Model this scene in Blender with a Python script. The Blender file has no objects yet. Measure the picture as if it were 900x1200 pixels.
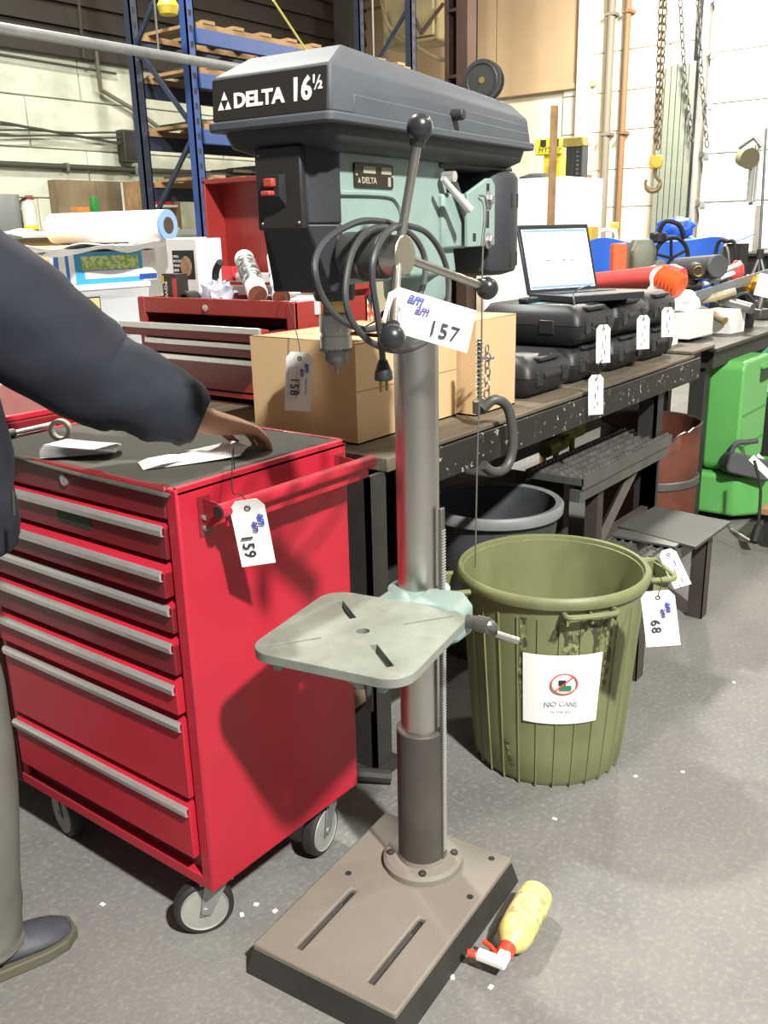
import bpy, bmesh, math, random
from math import pi, sin, cos, radians
from mathutils import Matrix, Vector, noise
random.seed(7)
SC = bpy.context.scene
COL = SC.collection

# ------------------------------------------------------------------ camera
cam_d = bpy.data.cameras.new('camera'); cam = bpy.data.objects.new('camera', cam_d); COL.objects.link(cam)
Rv, Uv, Fv = Vector((0.6046,-0.7962,-0.0234)), Vector((0.2471,0.1595,0.9558)), Vector((0.7572,0.5837,-0.2932))
cam.matrix_world = Matrix(((Rv.x, Uv.x, -Fv.x, 0), (Rv.y, Uv.y, -Fv.y, 0), (Rv.z, Uv.z, -Fv.z, 1.42), (0, 0, 0, 1)))
cam_d.sensor_fit = 'HORIZONTAL'; cam_d.sensor_width = 36; cam_d.lens = 42.62; cam_d.clip_start = .05
SC.camera = cam
SC.view_settings.view_transform = 'Standard'; SC.view_settings.look = 'None'
SC.view_settings.gamma = 1; SC.view_settings.exposure = 0.25; SC.view_settings.use_curve_mapping = False

# ------------------------------------------------------------------ light
w = bpy.data.worlds.new('hall_air'); SC.world = w; w.use_nodes = True
w.node_tree.nodes['Background'].inputs[0].default_value = (.93, .97, 1, 1)
w.node_tree.nodes['Background'].inputs[1].default_value = .16
def lamp(name, loc, to, power, size, col=(1, 1, 1), spread=180):
    l = bpy.data.lights.new(name, 'AREA'); l.shape = 'DISK'; l.size = size; l.energy = power; l.color = col; l.spread = radians(spread)
    o = bpy.data.objects.new(name, l); COL.objects.link(o); o.location = loc
    o.rotation_euler = (Vector(to) - Vector(loc)).to_track_quat('-Z', 'Y').to_euler()
    return o
lamp('key_highbay_lamp', (-.64, -3.35, 5.9), (1.6, 1.2, .8), 980, .34, (1, .98, .93))
lamp('hall_lamp', (3.2, 4.6, 6.0), (3.0, 4.4, 0), 430, .5, (1, 1, .94))
lamp('hall_lamp', (8.2, 2.9, 4.4), (9.2, 3.0, 0), 440, .5, (1, .95, .84))
lamp('hall_lamp', (5.6, -1.6, 6.0), (5.6, -1.2, 0), 120, .5, (1, .97, .9))

# ------------------------------------------------------------------ helpers
T = {}
def lin(c): return tuple((x / 12.92 if x <= .04045 else ((x + .055) / 1.055) ** 2.4) for x in c)
def hexc(h): return lin(tuple(int(h[i:i + 2], 16) / 255 for i in (0, 2, 4)))
MATS = {}
def mat(name, col, rough=.6, metal=0, var=0, vscale=8, col2=None, bump=0, bscale=60, stretch=(1, 1, 1), coat=0, alpha=1, trans=0, emit=0, thr=None, spec=.5, grime=0, gcol=None, gscale=3):
    if name in MATS: return MATS[name]
    m = bpy.data.materials.new(name); m.use_nodes = True; nt = m.node_tree; N = nt.nodes; L = nt.links
    b = N['Principled BSDF']; b.inputs['Roughness'].default_value = rough; b.inputs['Metallic'].default_value = metal
    b.inputs['Specular IOR Level'].default_value = spec
    if coat: b.inputs['Coat Weight'].default_value = coat; b.inputs['Coat Roughness'].default_value = .12
    if trans: b.inputs['Transmission Weight'].default_value = trans; b.inputs['IOR'].default_value = 1.3
    if alpha < 1: b.inputs['Alpha'].default_value = alpha
    if emit: b.inputs['Emission Color'].default_value = (*col, 1); b.inputs['Emission Strength'].default_value = emit
    b.inputs['Base Color'].default_value = (*col, 1)
    if var or bump or grime:
        tc = N.new('ShaderNodeTexCoord'); mp = N.new('ShaderNodeMapping'); mp.inputs['Scale'].default_value = stretch
        L.new(tc.outputs['Object'], mp.inputs['Vector'])
        src = None
        def noisetex(s, d=5):
            n = N.new('ShaderNodeTexNoise'); n.inputs['Scale'].default_value = s; n.inputs['Detail'].default_value = d
            n.inputs['Roughness'].default_value = .62; L.new(mp.outputs[0], n.inputs['Vector']); return n
        def mixc(fac, a, c):
            x = N.new('ShaderNodeMix'); x.data_type = 'RGBA'
            L.new(fac, x.inputs[0])
            if isinstance(a, tuple): x.inputs[6].default_value = (*a, 1)
            else: L.new(a, x.inputs[6])
            x.inputs[7].default_value = (*c, 1); return x.outputs[2]
        cur = tuple(col)
        if var:
            n = noisetex(vscale); r = N.new('ShaderNodeValToRGB'); lo, hi = thr or (.35, .68)
            r.color_ramp.elements[0].position = lo; r.color_ramp.elements[1].position = hi
            L.new(n.outputs['Fac'], r.inputs[0])
            mm = N.new('ShaderNodeMath'); mm.operation = 'MULTIPLY'; mm.inputs[1].default_value = min(1, var) ; L.new(r.outputs[0], mm.inputs[0])
            cur = mixc(mm.outputs[0], cur, col2 or tuple(x * .45 for x in col))
        if grime:
            n = noisetex(gscale, 8); r = N.new('ShaderNodeValToRGB'); r.color_ramp.elements[0].position = .5; r.color_ramp.elements[1].position = .72
            L.new(n.outputs['Fac'], r.inputs[0])
            mm = N.new('ShaderNodeMath'); mm.operation = 'MULTIPLY'; mm.inputs[1].default_value = grime; L.new(r.outputs[0], mm.inputs[0])
            cur = mixc(mm.outputs[0], cur, gcol or (.03, .028, .025))
        if not isinstance(cur, tuple): L.new(cur, b.inputs['Base Color'])
        if bump:
            n = noisetex(bscale, 4); bp = N.new('ShaderNodeBump'); bp.inputs['Strength'].default_value = bump; bp.inputs['Distance'].default_value = .004
            L.new(n.outputs['Fac'], bp.inputs['Height']); L.new(bp.outputs[0], b.inputs['Normal'])
    MATS[name] = m; return m

def frame(o, x, y):
    x = Vector(x).normalized(); y = Vector(y); z = x.cross(y).normalized(); y = z.cross(x)
    return Matrix(((x.x, y.x, z.x, o[0]), (x.y, y.y, z.y, o[1]), (x.z, y.z, z.z, o[2]), (0, 0, 0, 1)))
def TR(x, y, z, rz=0, rx=0, ry=0): return Matrix.Translation((x, y, z)) @ Matrix.Rotation(rz, 4, 'Z') @ Matrix.Rotation(ry, 4, 'Y') @ Matrix.Rotation(rx, 4, 'X')
I4 = Matrix.Identity(4)

def reg(o, M): T[o.name] = M
def setp(o, label=None, cat=None, group=None, kind=None):
    if label: o['label'] = label
    if cat: o['category'] = cat
    if group: o['group'] = group
    if kind: o['kind'] = kind
def thing(name, label, cat, loc=(0, 0, 0), rz=0, group=None):
    o = bpy.data.objects.new(name, None); COL.objects.link(o); o.location = loc; o.rotation_euler = (0, 0, rz)
    o.empty_display_size = .05; setp(o, label, cat, group); T[o.name] = TR(*loc, rz); return o

class G:
    def __init__(s, M=I4): s.b = bmesh.new(); s.M = M
    def _v(s, pts, M=None):
        M = s.M @ M if M is not None else s.M
        return [s.b.verts.new(M @ Vector(p)) for p in pts]
    def f(s, vs):
        try: return s.b.faces.new(vs)
        except ValueError: return None
    def poly(s, pts, M=None): s.f(s._v(pts, M)); return s
    def box(s, x0, x1, y0, y1, z0, z1, M=None, top=0, ty=None):
        t = top; u = top if ty is None else ty
        v = s._v([(x0, y0, z0), (x1, y0, z0), (x1, y1, z0), (x0, y1, z0), (x0 + t, y0 + u, z1), (x1 - t, y0 + u, z1), (x1 - t, y1 - u, z1), (x0 + t, y1 - u, z1)], M)
        for q in ((3, 2, 1, 0), (4, 5, 6, 7), (0, 1, 5, 4), (1, 2, 6, 5), (2, 3, 7, 6), (3, 0, 4, 7)): s.f([v[i] for i in q])
        return s
    def prism(s, pl, z0, z1, M=None, scale=1.0):   # polygon in xy, counterclockwise
        n = len(pl); cx = sum(p[0] for p in pl) / n; cy = sum(p[1] for p in pl) / n
        a = s._v([(p[0], p[1], z0) for p in pl], M); c = s._v([(cx + (p[0] - cx) * scale, cy + (p[1] - cy) * scale, z1) for p in pl], M)
        s.f(a[::-1]); s.f(c)
        for i in range(n): j = (i + 1) % n; s.f([a[i], a[j], c[j], c[i]])
        return s
    def loft(s, rings, cap=True, closed=True, M=None):
        R = [s._v(r, M) for r in rings]; n = len(R[0])
        for a, c in zip(R, R[1:]):
            for i in range(n if closed else n - 1): j = (i + 1) % n; s.f([a[i], a[j], c[j], c[i]])
        if cap: s.f(R[0][::-1]); s.f(R[-1])
        return s
    def tube(s, pts, r, n=8, closed=False, cap=True, M=None):
        P = [Vector(p) for p in pts]; N_ = len(P)
        rr = r if isinstance(r, (list, tuple)) else [r] * N_
        rings = []; up = None
        for i, p in enumerate(P):
            if closed: t = (P[(i + 1) % N_] - P[i - 1])
            else: t = P[min(i + 1, N_ - 1)] - P[max(i - 1, 0)]
            if t.length < 1e-9: t = Vector((0, 0, 1))
            t.normalize()
            if up is None:
                up = Vector((0, 0, 1)) if abs(t.z) < .9 else Vector((1, 0, 0))
            a = (up - t * up.dot(t))
            if a.length < 1e-4: a = t.orthogonal()
            a.normalize(); up = a; c = t.cross(a)
            rings.append([p + (a * cos(2 * pi * k / n) + c * sin(2 * pi * k / n)) * rr[i] for k in range(n)])
        if closed: rings.append(rings[0])
        R = [s._v(q, M) for q in (rings[:-1] if closed else rings)]
        if closed: R.append(R[0])
        for A, B in zip(R, R[1:]):
            for i in range(n): j = (i + 1) % n; s.f([A[i], A[j], B[j], B[i]])
        if cap and not closed: s.f(R[0][::-1]); s.f(R[-1])
        return s
    def cyl(s, a, c, r0, r1=None, n=16, cap=True, M=None): return s.tube([a, c], [r0, r0 if r1 is None else r1], n, cap=cap, M=M)
    def lathe(s, prof, n=24, M=None, c=(0, 0), cap=True):
        rings = [[(c[0] + r * cos(2 * pi * k / n), c[1] + r * sin(2 * pi * k / n), z) for k in range(n)] for r, z in prof]
        return s.loft(rings, cap=cap, M=M)
    def sphere(s, c, r, n=16, sc=(1, 1, 1), M=None):
        m = n // 2; prof = [(max(1e-4, r * sin(pi * i / m)), -r * cos(pi * i / m)) for i in range(m + 1)]
        return s.loft([[(c[0] + q * cos(2 * pi * k / n) * sc[0], c[1] + q * sin(2 * pi * k / n) * sc[1], c[2] + z * sc[2]) for k in range(n)] for q, z in prof], M=M)
    def plate(s, x0, x1, y0, y1, z0, z1, holes, M=None):
        xs = sorted({x0, x1, *[v for h in holes for v in h[:2]]}); ys = sorted({y0, y1, *[v for h in holes for v in h[2:]]})
        def solid(i, j):
            if i < 0 or j < 0 or i >= len(xs) - 1 or j >= len(ys) - 1: return False
            cx, cy = (xs[i] + xs[i + 1]) / 2, (ys[j] + ys[j + 1]) / 2
            return not any(h[0] < cx < h[1] and h[2] < cy < h[3] for h in holes)
        vt = {}
        def V(i, j, k):
            if (i, j, k) not in vt: vt[(i, j, k)] = s._v([(xs[i], ys[j], z1 if k else z0)], M)[0]
            return vt[(i, j, k)]
        for i in range(len(xs) - 1):
            for j in range(len(ys) - 1):
                if not solid(i, j): continue
                s.f([V(i, j, 1), V(i + 1, j, 1), V(i + 1, j + 1, 1), V(i, j + 1, 1)])
                s.f([V(i, j + 1, 0), V(i + 1, j + 1, 0), V(i + 1, j, 0), V(i, j, 0)])
                if not solid(i - 1, j): s.f([V(i, j, 0), V(i, j, 1), V(i, j + 1, 1), V(i, j + 1, 0)])
                if not solid(i + 1, j): s.f([V(i + 1, j + 1, 0), V(i + 1, j + 1, 1), V(i + 1, j, 1), V(i + 1, j, 0)])
                if not solid(i, j - 1): s.f([V(i + 1, j, 0), V(i + 1, j, 1), V(i, j, 1), V(i, j, 0)])
                if not solid(i, j + 1): s.f([V(i, j + 1, 0), V(i, j + 1, 1), V(i + 1, j + 1, 1), V(i + 1, j + 1, 0)])
        return s
    def grid(s, fn, nu, nv, M=None):
        vs = [[s._v([fn(i / nu, j / nv)], M)[0] for j in range(nv + 1)] for i in range(nu + 1)]
        for i in range(nu):
            for j in range(nv): s.f([vs[i][j], vs[i + 1][j], vs[i + 1][j + 1], vs[i][j + 1]])
        return s
    # space 'l': geometry is given in the thing's own frame; 'w': in room coordinates
    def build(s, name, m, parent=None, bev=0, sm=35, label=None, space='l', seg=2, solid=0, kind=None, sub=0):
        Mp = T[parent.name] if parent is not None else I4
        if space == 'w' and parent is not None:
            bmesh.ops.transform(s.b, matrix=Mp.inverted(), verts=s.b.verts)
        bmesh.ops.recalc_face_normals(s.b, faces=s.b.faces)
        me = bpy.data.meshes.new(name); s.b.to_mesh(me); s.b.free(); me.materials.append(m)
        if sm: me.shade_smooth(); me.set_sharp_from_angle(angle=radians(sm))
        o = bpy.data.objects.new(name, me); COL.objects.link(o)
        if parent is not None: o.parent = parent
        T[o.name] = Mp.copy()
        if solid: d = o.modifiers.new('thick', 'SOLIDIFY'); d.thickness = solid
        if sub: d = o.modifiers.new('sub', 'SUBSURF'); d.levels = sub; d.render_levels = sub
        if bev: d = o.modifiers.new('bev', 'BEVEL'); d.width = bev; d.segments = seg; d.limit_method = 'ANGLE'; d.angle_limit = radians(32)
        setp(o, label=label, kind=kind)
        return o
    # a thing that is one mesh; geometry in room coordinates, origin put at its base centre
    def single(s, name, m, label, cat, group=None, kind=None, **k):
        vs = [v.co for v in s.b.verts]
        c = Vector(((min(v.x for v in vs) + max(v.x for v in vs)) / 2, (min(v.y for v in vs) + max(v.y for v in vs)) / 2, min(v.z for v in vs)))
        for v in s.b.verts: v.co -= c
        o = s.build(name, m, None, **k); o.location = c; T[o.name] = Matrix.Translation(c); setp(o, label, cat, group, kind); return o

def cut(o, *cutters):
    for c in cutters:
        d = o.modifiers.new('cut', 'BOOLEAN'); d.operation = 'DIFFERENCE'; d.solver = 'EXACT'; d.object = c
    bpy.context.view_layer.update()
    me = bpy.data.meshes.new_from_object(o.evaluated_get(bpy.context.evaluated_depsgraph_get()))
    o.modifiers.clear(); o.data = me
    for c in cutters: bpy.data.objects.remove(c)
    me.shade_smooth(); me.set_sharp_from_angle(angle=radians(35)); return o

def txt(name, s, m, parent, M, size, ext=.0004, off=0, align='LEFT', sx=1.0, shear=0, space='l', label=None, spacing=1.0):
    cu = bpy.data.curves.new(name, 'FONT'); cu.body = s; cu.size = size; cu.extrude = ext; cu.offset = off; cu.align_x = align; cu.shear = shear; cu.space_character = spacing; cu.resolution_u = 3
    tmp = bpy.data.objects.new('t', cu); COL.objects.link(tmp); bpy.context.view_layer.update()
    me = bpy.data.meshes.new_from_object(tmp.evaluated_get(bpy.context.evaluated_depsgraph_get())); bpy.data.objects.remove(tmp)
    Mp = T[parent.name] if parent is not None else I4
    MM = M @ Matrix.Diagonal((sx, 1, 1, 1))
    if space == 'w': MM = Mp.inverted() @ MM
    me.transform(MM); me.materials.clear(); me.materials.append(m)
    o = bpy.data.objects.new(name, me); COL.objects.link(o); o.parent = parent; T[o.name] = Mp.copy()
    if label: o['label'] = label
    return o

def dup(root, loc=None, rz=None, label=None, group=None):
    def cp(o, par):
        c = o.copy(); COL.objects.link(c); c.parent = par
        for ch in [x for x in o.children]: cp(ch, c)
        return c
    r = cp(root, None)
    if loc is not None: r.location = loc
    if rz is not None: r.rotation_euler = (0, 0, rz)
    if label: r['label'] = label
    if group: r['group'] = group
    T[r.name] = TR(*r.location, r.rotation_euler[2]); return r
def smooth_path(pts, k=4, closed=False):
    P = [Vector(p) for p in pts]; n = len(P); out = []
    rng = range(n) if closed else range(n - 1)
    for i in rng:
        p0, p1, p2, p3 = (P[(i - 1) % n], P[i], P[(i + 1) % n], P[(i + 2) % n]) if closed else (P[max(i - 1, 0)], P[i], P[i + 1], P[min(i + 2, n - 1)])
        for j in range(k):
            t = j / k
            out.append(.5 * ((2 * p1) + (p2 - p0) * t + (2 * p0 - 5 * p1 + 4 * p2 - p3) * t * t + (3 * p1 - p0 - 3 * p2 + p3) * t ** 3))
    if not closed: out.append(P[-1])
    return out
def rrect(x0, x1, y0, y1, r, n=5):
    o = []
    for cx, cy, a in ((x1 - r, y1 - r, 0), (x0 + r, y1 - r, 90), (x0 + r, y0 + r, 180), (x1 - r, y0 + r, 270)):
        for k in range(n + 1): t = radians(a + 90 * k / n); o.append((cx + r * cos(t), cy + r * sin(t)))
    return o

# ------------------------------------------------------------------ materials
floor_m = mat('concrete_floor', (.2, .195, .182), .7, var=.8, vscale=1.3, col2=(.115, .114, .108), bump=.5, bscale=110, grime=.6, gscale=70, gcol=(.3, .29, .26))
block_m = mat('painted_block', hexc('cfd1bf'), .8, var=.7, vscale=1.1, col2=hexc('a5a896'), bump=.2, bscale=30, grime=.35, gscale=2.2, gcol=hexc('8c8e7c'))
blockr_m = mat('cream_block', hexc('e2dac4'), .8, var=.5, vscale=2, col2=hexc('cfc2a4'), bump=.2, bscale=30)
tan_m = mat('tan_panel', hexc('b59c7c'), .8, var=.5, vscale=1.1, col2=hexc('9d8362'))
siding_m = mat('dark_siding', hexc('332c25'), .7, var=.6, vscale=2, col2=hexc('2a251f'), stretch=(1, 1, 3))
dark_m = mat('dark_and_hole_shade', (.02, .02, .02), .8)  # near-black for dark parts; painted shade where holes and slots are flat marks
black_m = mat('black_plastic', (.016, .017, .018), .45, bump=.1, bscale=200)
blackr_m = mat('black_rubber', (.012, .012, .012), .7)
red_m = mat('red_enamel', (.44, .014, .034), .45, var=.45, vscale=4, col2=(.36, .012, .028), coat=.1, bump=.03, bscale=12, grime=.18, gscale=7, gcol=(.2, .02, .02))
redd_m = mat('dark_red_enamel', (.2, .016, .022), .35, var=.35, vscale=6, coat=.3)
chrome_m = mat('aluminium_trim', (.8, .78, .76), .32, .75, var=.4, vscale=26, col2=(.6, .57, .55))
steel_m = mat('turned_steel', (.6, .58, .54), .34, 1, var=.6, vscale=5, col2=(.4, .38, .34), stretch=(1, 1, .15), bump=.02, bscale=50)
steeld_m = mat('dull_steel', (.22, .22, .21), .45, .8, var=.5, vscale=12)
zinc_m = mat('zinc_plate', (.36, .37, .36), .45, .6, var=.4, vscale=14)
mint_m = mat('mint_casting', hexc('879c95'), .5, var=.35, vscale=7, col2=hexc('6c8179'), bump=.1, bscale=70)
mintd_m = mat('worn_mint_table', hexc('84897f'), .5, var=.8, vscale=9, col2=hexc('6b7066'), bump=.1, bscale=80, grime=.5, gscale=14, gcol=hexc('5d5a52'))
cover_m = mat('charcoal_cover', hexc('50545a'), .62, var=.35, vscale=6, col2=hexc('3c3f44'), bump=.1, bscale=120)
coverd_m = mat('charcoal_shell', hexc('303236'), .55, var=.3, vscale=7, bump=.12, bscale=120)
iron_m = mat('dusty_cast_iron', hexc('857e74'), .7, var=.7, vscale=5, col2=hexc('6d675e'), bump=.25, bscale=80, grime=.3, gscale=10, gcol=hexc('8f887e'))
irond_m = mat('dark_iron', hexc('34322f'), .6, var=.6, vscale=7, bump=.25, bscale=60)
white_m = mat('white_paint', (.78, .78, .75), .5)
paper_m = mat('paper', (.86, .86, .84), .7)
ink_m = mat('black_ink', (.02, .02, .025), .6)
blue_ink = mat('blue_ink', (.05, .07, .42), .6)
purple_ink = mat('purple_ink', (.1, .05, .3), .6)
string_m = mat('black_string', (.015, .015, .015), .8)
card_m = mat('cardboard', hexc('cfb187'), .8, var=.3, vscale=4, col2=hexc('bb9c72'), bump=.08, bscale=40, stretch=(1, 1, 1))
brass_m = mat('brass', (.45, .32, .13), .35, 1, var=.4, vscale=20)

# ------------------------------------------------------------------ setting
XW, YW, ZC = 10.3, 8.0, 6.6
def struct(g, name, m, **k):
    o = g.build(name, m, None, **k); o['kind'] = 'structure'; return o
struct(G().box(-4, XW + .3, -5.5, YW + .3, -.15, 0), 'floor', floor_m, sm=0)
struct(G().box(-4, XW + .3, -5.5, YW + .3, ZC, ZC + .15), 'ceiling', tan_m, sm=0)
lw = struct(G().box(-4, XW, YW + .03, YW + .25, 0, 3.13), 'wall_left', block_m, sm=0)
for r in range(7):         # big painted concrete blocks, joints recessed
    z0 = .05 + r * .44; off = .6 * (r % 2)
    x = 2.2 + off
    while x < 9.4:
        o = G().box(x + .006, x + 1.194, YW, YW + .05, z0 + .005, min(3.12, z0 + .435)).build('wall_block', block_m, lw, bev=.006, seg=1); x += 1.2
up = struct(G().box(-4, XW, YW + .06, YW + .25, 3.13, ZC), 'wall_back', siding_m, sm=0)
for r in range(17):        # lapped metal siding boards
    z0 = 3.13 + r * .2
    G().loft([[(-1 + 0, YW + .0, z0), (-1, YW + .06, z0), (-1, YW + .06, z0 + .195), (-1, YW + .045, z0 + .195)], [(XW, YW + .0, z0), (XW, YW + .06, z0), (XW, YW + .06, z0 + .195), (XW, YW + .045, z0 + .195)]]).build('siding_board', siding_m, up, sm=0)
G().box(-1, XW, YW - .08, YW, 3.05, 3.17).build('steel_girt', siding_m, up, bev=.01)
# right wall: cream block below, tan sheet panels above
rw = struct(G().box(XW + .04, XW + .25, -5.5, YW + .25, 0, ZC), 'wall_right', blockr_m, sm=0)
for r in range(9):
    z0 = .02 + r * .405; y = 3.68 + (.3 if r % 2 else 0)
    if r % 2: G().box(XW, XW + .06, 3.68, 3.97, z0 + .004, z0 + .401).build('wall_block', blockr_m, rw, bev=.006, seg=1)
    while y < 5.2:
        G().box(XW, XW + .06, y + .005, min(y + .795, 5.2), z0 + .004, z0 + .401).build('wall_block', blockr_m, rw, bev=.006, seg=1); y += .8
y = 4.88
for k in range(3):
    G().box(XW - .03, XW + .05, y + .006, y + 1.194, 2.98, 4.18).build('sheet_panel', tan_m, rw, bev=.004, seg=1)
    G().box(XW - .03, XW + .05, y + .006, y + 1.194, 4.19, 6.5).build('sheet_panel', tan_m, rw, bev=.004, seg=1); y += 1.2
G().box(XW - .1, XW + .05, 4.86, YW, 4.15, 4.24).build('panel_rail', tan_m, rw, bev=.01)
G().box(XW - .055, XW + .02, 4.8, YW, 2.93, 2.985).build('panel_rail', tan_m, rw, bev=.004)
# garage door
gd = thing('door_1', None, None, (XW - .02, 2.2, 0)); gd['kind'] = 'structure'
door_m = mat('door_panel', hexc('dcdcd8'), .6, var=.3, vscale=3, col2=hexc('c6c6c0'))
for k in range(8):
    z0 = .02 + k * .485 + .18
    G().box(XW - .06, XW + .02, -1.2, 3.52, z0, z0 + .475).build('door_panel', door_m, gd, space='w', bev=.012)
    G().box(XW - .075, XW - .055, 3.46, 3.52, z0 + .43, z0 + .5).build('hinge', zinc_m, gd, space='w')
    G().cyl((XW - .1, 3.54, z0 + .48), (XW - .05, 3.54, z0 + .48), .03, n=10).build('roller', steeld_m, gd, space='w')
G().box(XW - .14, XW, 3.55, 3.6, 0, 4.6).build('track', chrome_m, gd, space='w')
G().box(XW - .1, XW + .02, 3.6, 3.68, 0, 4.8).build('door_jamb', dark_m, gd, space='w')

# ------------------------------------------------------------------ drill press
dp = thing('drill_press', 'floor-standing drill press with charcoal pulley cover, mint green head and square grey work table', 'drill press', (1.408,1,0), 0.0869)
# foot
g = G().plate(-.39, .112, -.168, .168, .052, .068, [(-.352, -.155, .073, .089), (-.352, -.155, -.097, -.081)])
base = g.build('base_plate', iron_m, dp, bev=.004)
G().loft([[(-.402, -.18, 0), (.124, -.18, 0), (.124, .18, 0), (-.402, .18, 0)], [(-.39, -.168, .052), (.112, -.168, .052), (.112, .168, .052), (-.39, .168, .052)]]).build('base_skirt', irond_m, base)
for yy in (.081, -.089):
    G().box(-.352, -.20, yy - .0045, yy + .0045, .0525, .064).build('slot_rail', steeld_m, base)
for p in ((-.12, .12), (-.05, -.145), (.085, -.13)): G().cyl((p[0], p[1], .067), (p[0], p[1], .0695), .007, n=12).build('plug_hole', dark_m, base)
fl = G().lathe([(.088, .066), (.088, .082), (.08, .088), (.056, .09), (.054, .1)], 40).build('column_flange', iron_m, dp, sm=30)
for a in (-150, -60, 30, 120):
    x, y = .071 * cos(radians(a)), .071 * sin(radians(a))
    G().lathe([(.0085, .084), (.0085, .094), (.006, .096)], 6, c=(x, y)).build('flange_bolt', irond_m, fl)
G().lathe([(.054, .088), (.0535, .12), (.0525, .408), (.05, .411)], 40).build('column_sleeve', mat('sleeve_iron', hexc('55514b'), .6, var=.6, vscale=6, bump=.15, bscale=60, metal=.2), dp)
G().cyl((0, 0, .4), (0, 0, 1.39), .0425, n=48).build('column', steel_m, dp)
rk = G().box(-.007, .007, -.0575, -.049, .1, .905).build('table_rack', steeld_m, dp, bev=.002)
g = G()
for k in range(120):
    z = .12 + k * .0062
    if z > .86: break
    g.box(-.006, .006, -.0592, -.057, z, z + .003)
o = g.build('rack_teeth', chrome_m, rk, sm=0); o['kind'] = 'stuff'
# work table
TM = TR(-.27, -.042, .732, radians(6))
tab = G().prism(rrect(-.15, .15, -.15, .15, .048, 7), 0, .017, TM).build('work_table', mintd_m, dp)
cs = []
for c_, s_, r_ in ((.018, 0, 0),):
    cs.append(G().cyl((0, 0, -.01), (0, 0, .05), .012, n=20, M=TM).build('c', dark_m))
    cs[-1].matrix_world = TR(*(1.408,1,0), 0.0869)
for (xa, ya), (xb, yb) in (((.042, .042), (.105, .105)), ((-.042, -.042), (-.105, -.105)), ((-.055, .055), (-.12, .12)), ((.055, -.055), (.12, -.12))):
    d = Vector((xb - xa, yb - ya)).normalized(); n = Vector((-d.y, d.x)); wv = .0065 if xa * ya > 0 else .0028
    q = [Vector((xa, ya)) - n * wv, Vector((xb, yb)) - n * wv, Vector((xb, yb)) + n * wv, Vector((xa, ya)) + n * wv]
    ob = G().prism([tuple(v) for v in q], -.01, .05, TM).build('c', dark_m); ob.matrix_world = TR(*(1.408,1,0), 0.0869); cs.append(ob)
tab.matrix_world = TR(*(1.408,1,0), 0.0869); tab.parent = None
cut(tab, *cs)
tab.location = (0, 0, 0); tab.rotation_euler = (0, 0, 0); tab.parent = dp
b = tab.modifiers.new('bev', 'BEVEL'); b.width = .002; b.limit_method = 'ANGLE'; b.angle_limit = radians(40)
G().prism(rrect(-.145, .145, -.145, .145, .045, 7), -.014, 0, TM, ).build('c2', mint_m)  # thrown away below
bpy.data.objects.remove(bpy.data.objects['c2'])
for sx in (-1, 1):
    G().box(-.13, .13, sx * .1 - .006, sx * .1 + .006, -.02, .001, TM).build('table_rib', mint_m, tab)
# bracket, collar and crank
br = G().prism([(-.30, -.05), (-.06, -.05), (-.04, .05), (-.30, .04)], .69, .728).build('table_arm', mint_m, dp, bev=.006)
G().lathe([(.05, .64), (.064, .65), (.064, .727), (.05, .735)], 32).build('collar', mint_m, br)
G().lathe([(.03, .655), (.05, .67), (.055, .728)], 20, c=(-.268, -.04)).build('pivot_boss', mint_m, br)
gh = G().loft([[(-.115, -.04, .668), (-.03, -.04, .66), (-.03, -.04, .747), (-.115, -.04, .747)], [(-.125, -.12, .672), (-.04, -.12, .668), (-.035, -.12, .757), (-.12, -.12, .757)], [(-.118, -.155, .69), (-.062, -.155, .69), (-.06, -.155, .745), (-.115, -.155, .745)]]).build('gear_housing', mint_m, dp, bev=.008, seg=3)
ck = G().cyl((-.088, -.152, .722), (-.088, -.178, .722), .013, n=16).cyl((-.088, -.176, .722), (-.088, -.2, .722), .0155, n=16).build('crank', steeld_m, dp)
p0 = Vector((-.088, -.188, .722))
G().tube(smooth_path([p0, (-0.08,-0.2,0.719), (-0.061,-0.205,0.695), (-0.056,-0.215,0.69)], 4), [.011] * 6 + [.008] * 7, 10).build('crank_arm', steeld_m, ck)
G().tube([(-0.074,-0.208,0.702), (-0.045,-0.24,0.683)], [.0065, .0072], 12).build('crank_grip', steel_m, ck)
lk = G().cyl((-.33, -.06, .72), (-.30, -.06, .67), .02, n=12).build('lock_boss', mint_m, dp)
G().tube([(-0.31,-0.079,0.708), (-0.315,-0.081,0.678), (-0.32,-0.087,0.627)], [.007, .008, .006], 10).build('lock_lever', irond_m, lk)
# head
hd = G().loft([[(-.325, y, 1.345) , (.05, y, 1.345), (.0, y, 1.545), (-.325, y, 1.545)] for y in (-.062, .062)]).build('head_casting', mint_m, dp, bev=.008, seg=3)
G().lathe([(.054, 1.30), (.058, 1.31), (.06, 1.37)], 32).build('column_socket', mint_m, dp)
path = smooth_path([(-.325, -.0635, 1.478), (-.20, -.0635, 1.478), (-.165, -.0635, 1.468), (-.148, -.0635, 1.44), (-.142, -.0635, 1.36)], 5)
G().tube(path, .004, 6).build('cast_rib', mint_m, hd)
np_ = G().box(-.285, -.175, -.0655, -.0615, 1.488, 1.522).build('name_plate', mat('plate_brown', (.02, .014, .01), .4), hd, bev=.001)
MS = frame((-.276, -.0657, 1.4925), (1, 0, 0), (0, 0, 1))
mp_ = mat('plate_print', (.35, .32, .25), .5)
txt('plate_lettering', 'DELTA', mp_, np_, MS @ TR(.009, .001, 0), .0125, off=.0003, sx=1.1)
G().poly([(-.278, -.0658, 1.494), (-.27, -.0658, 1.494), (-.274, -.0658, 1.502)]).build('plate_emblem', mp_, np_)
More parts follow.
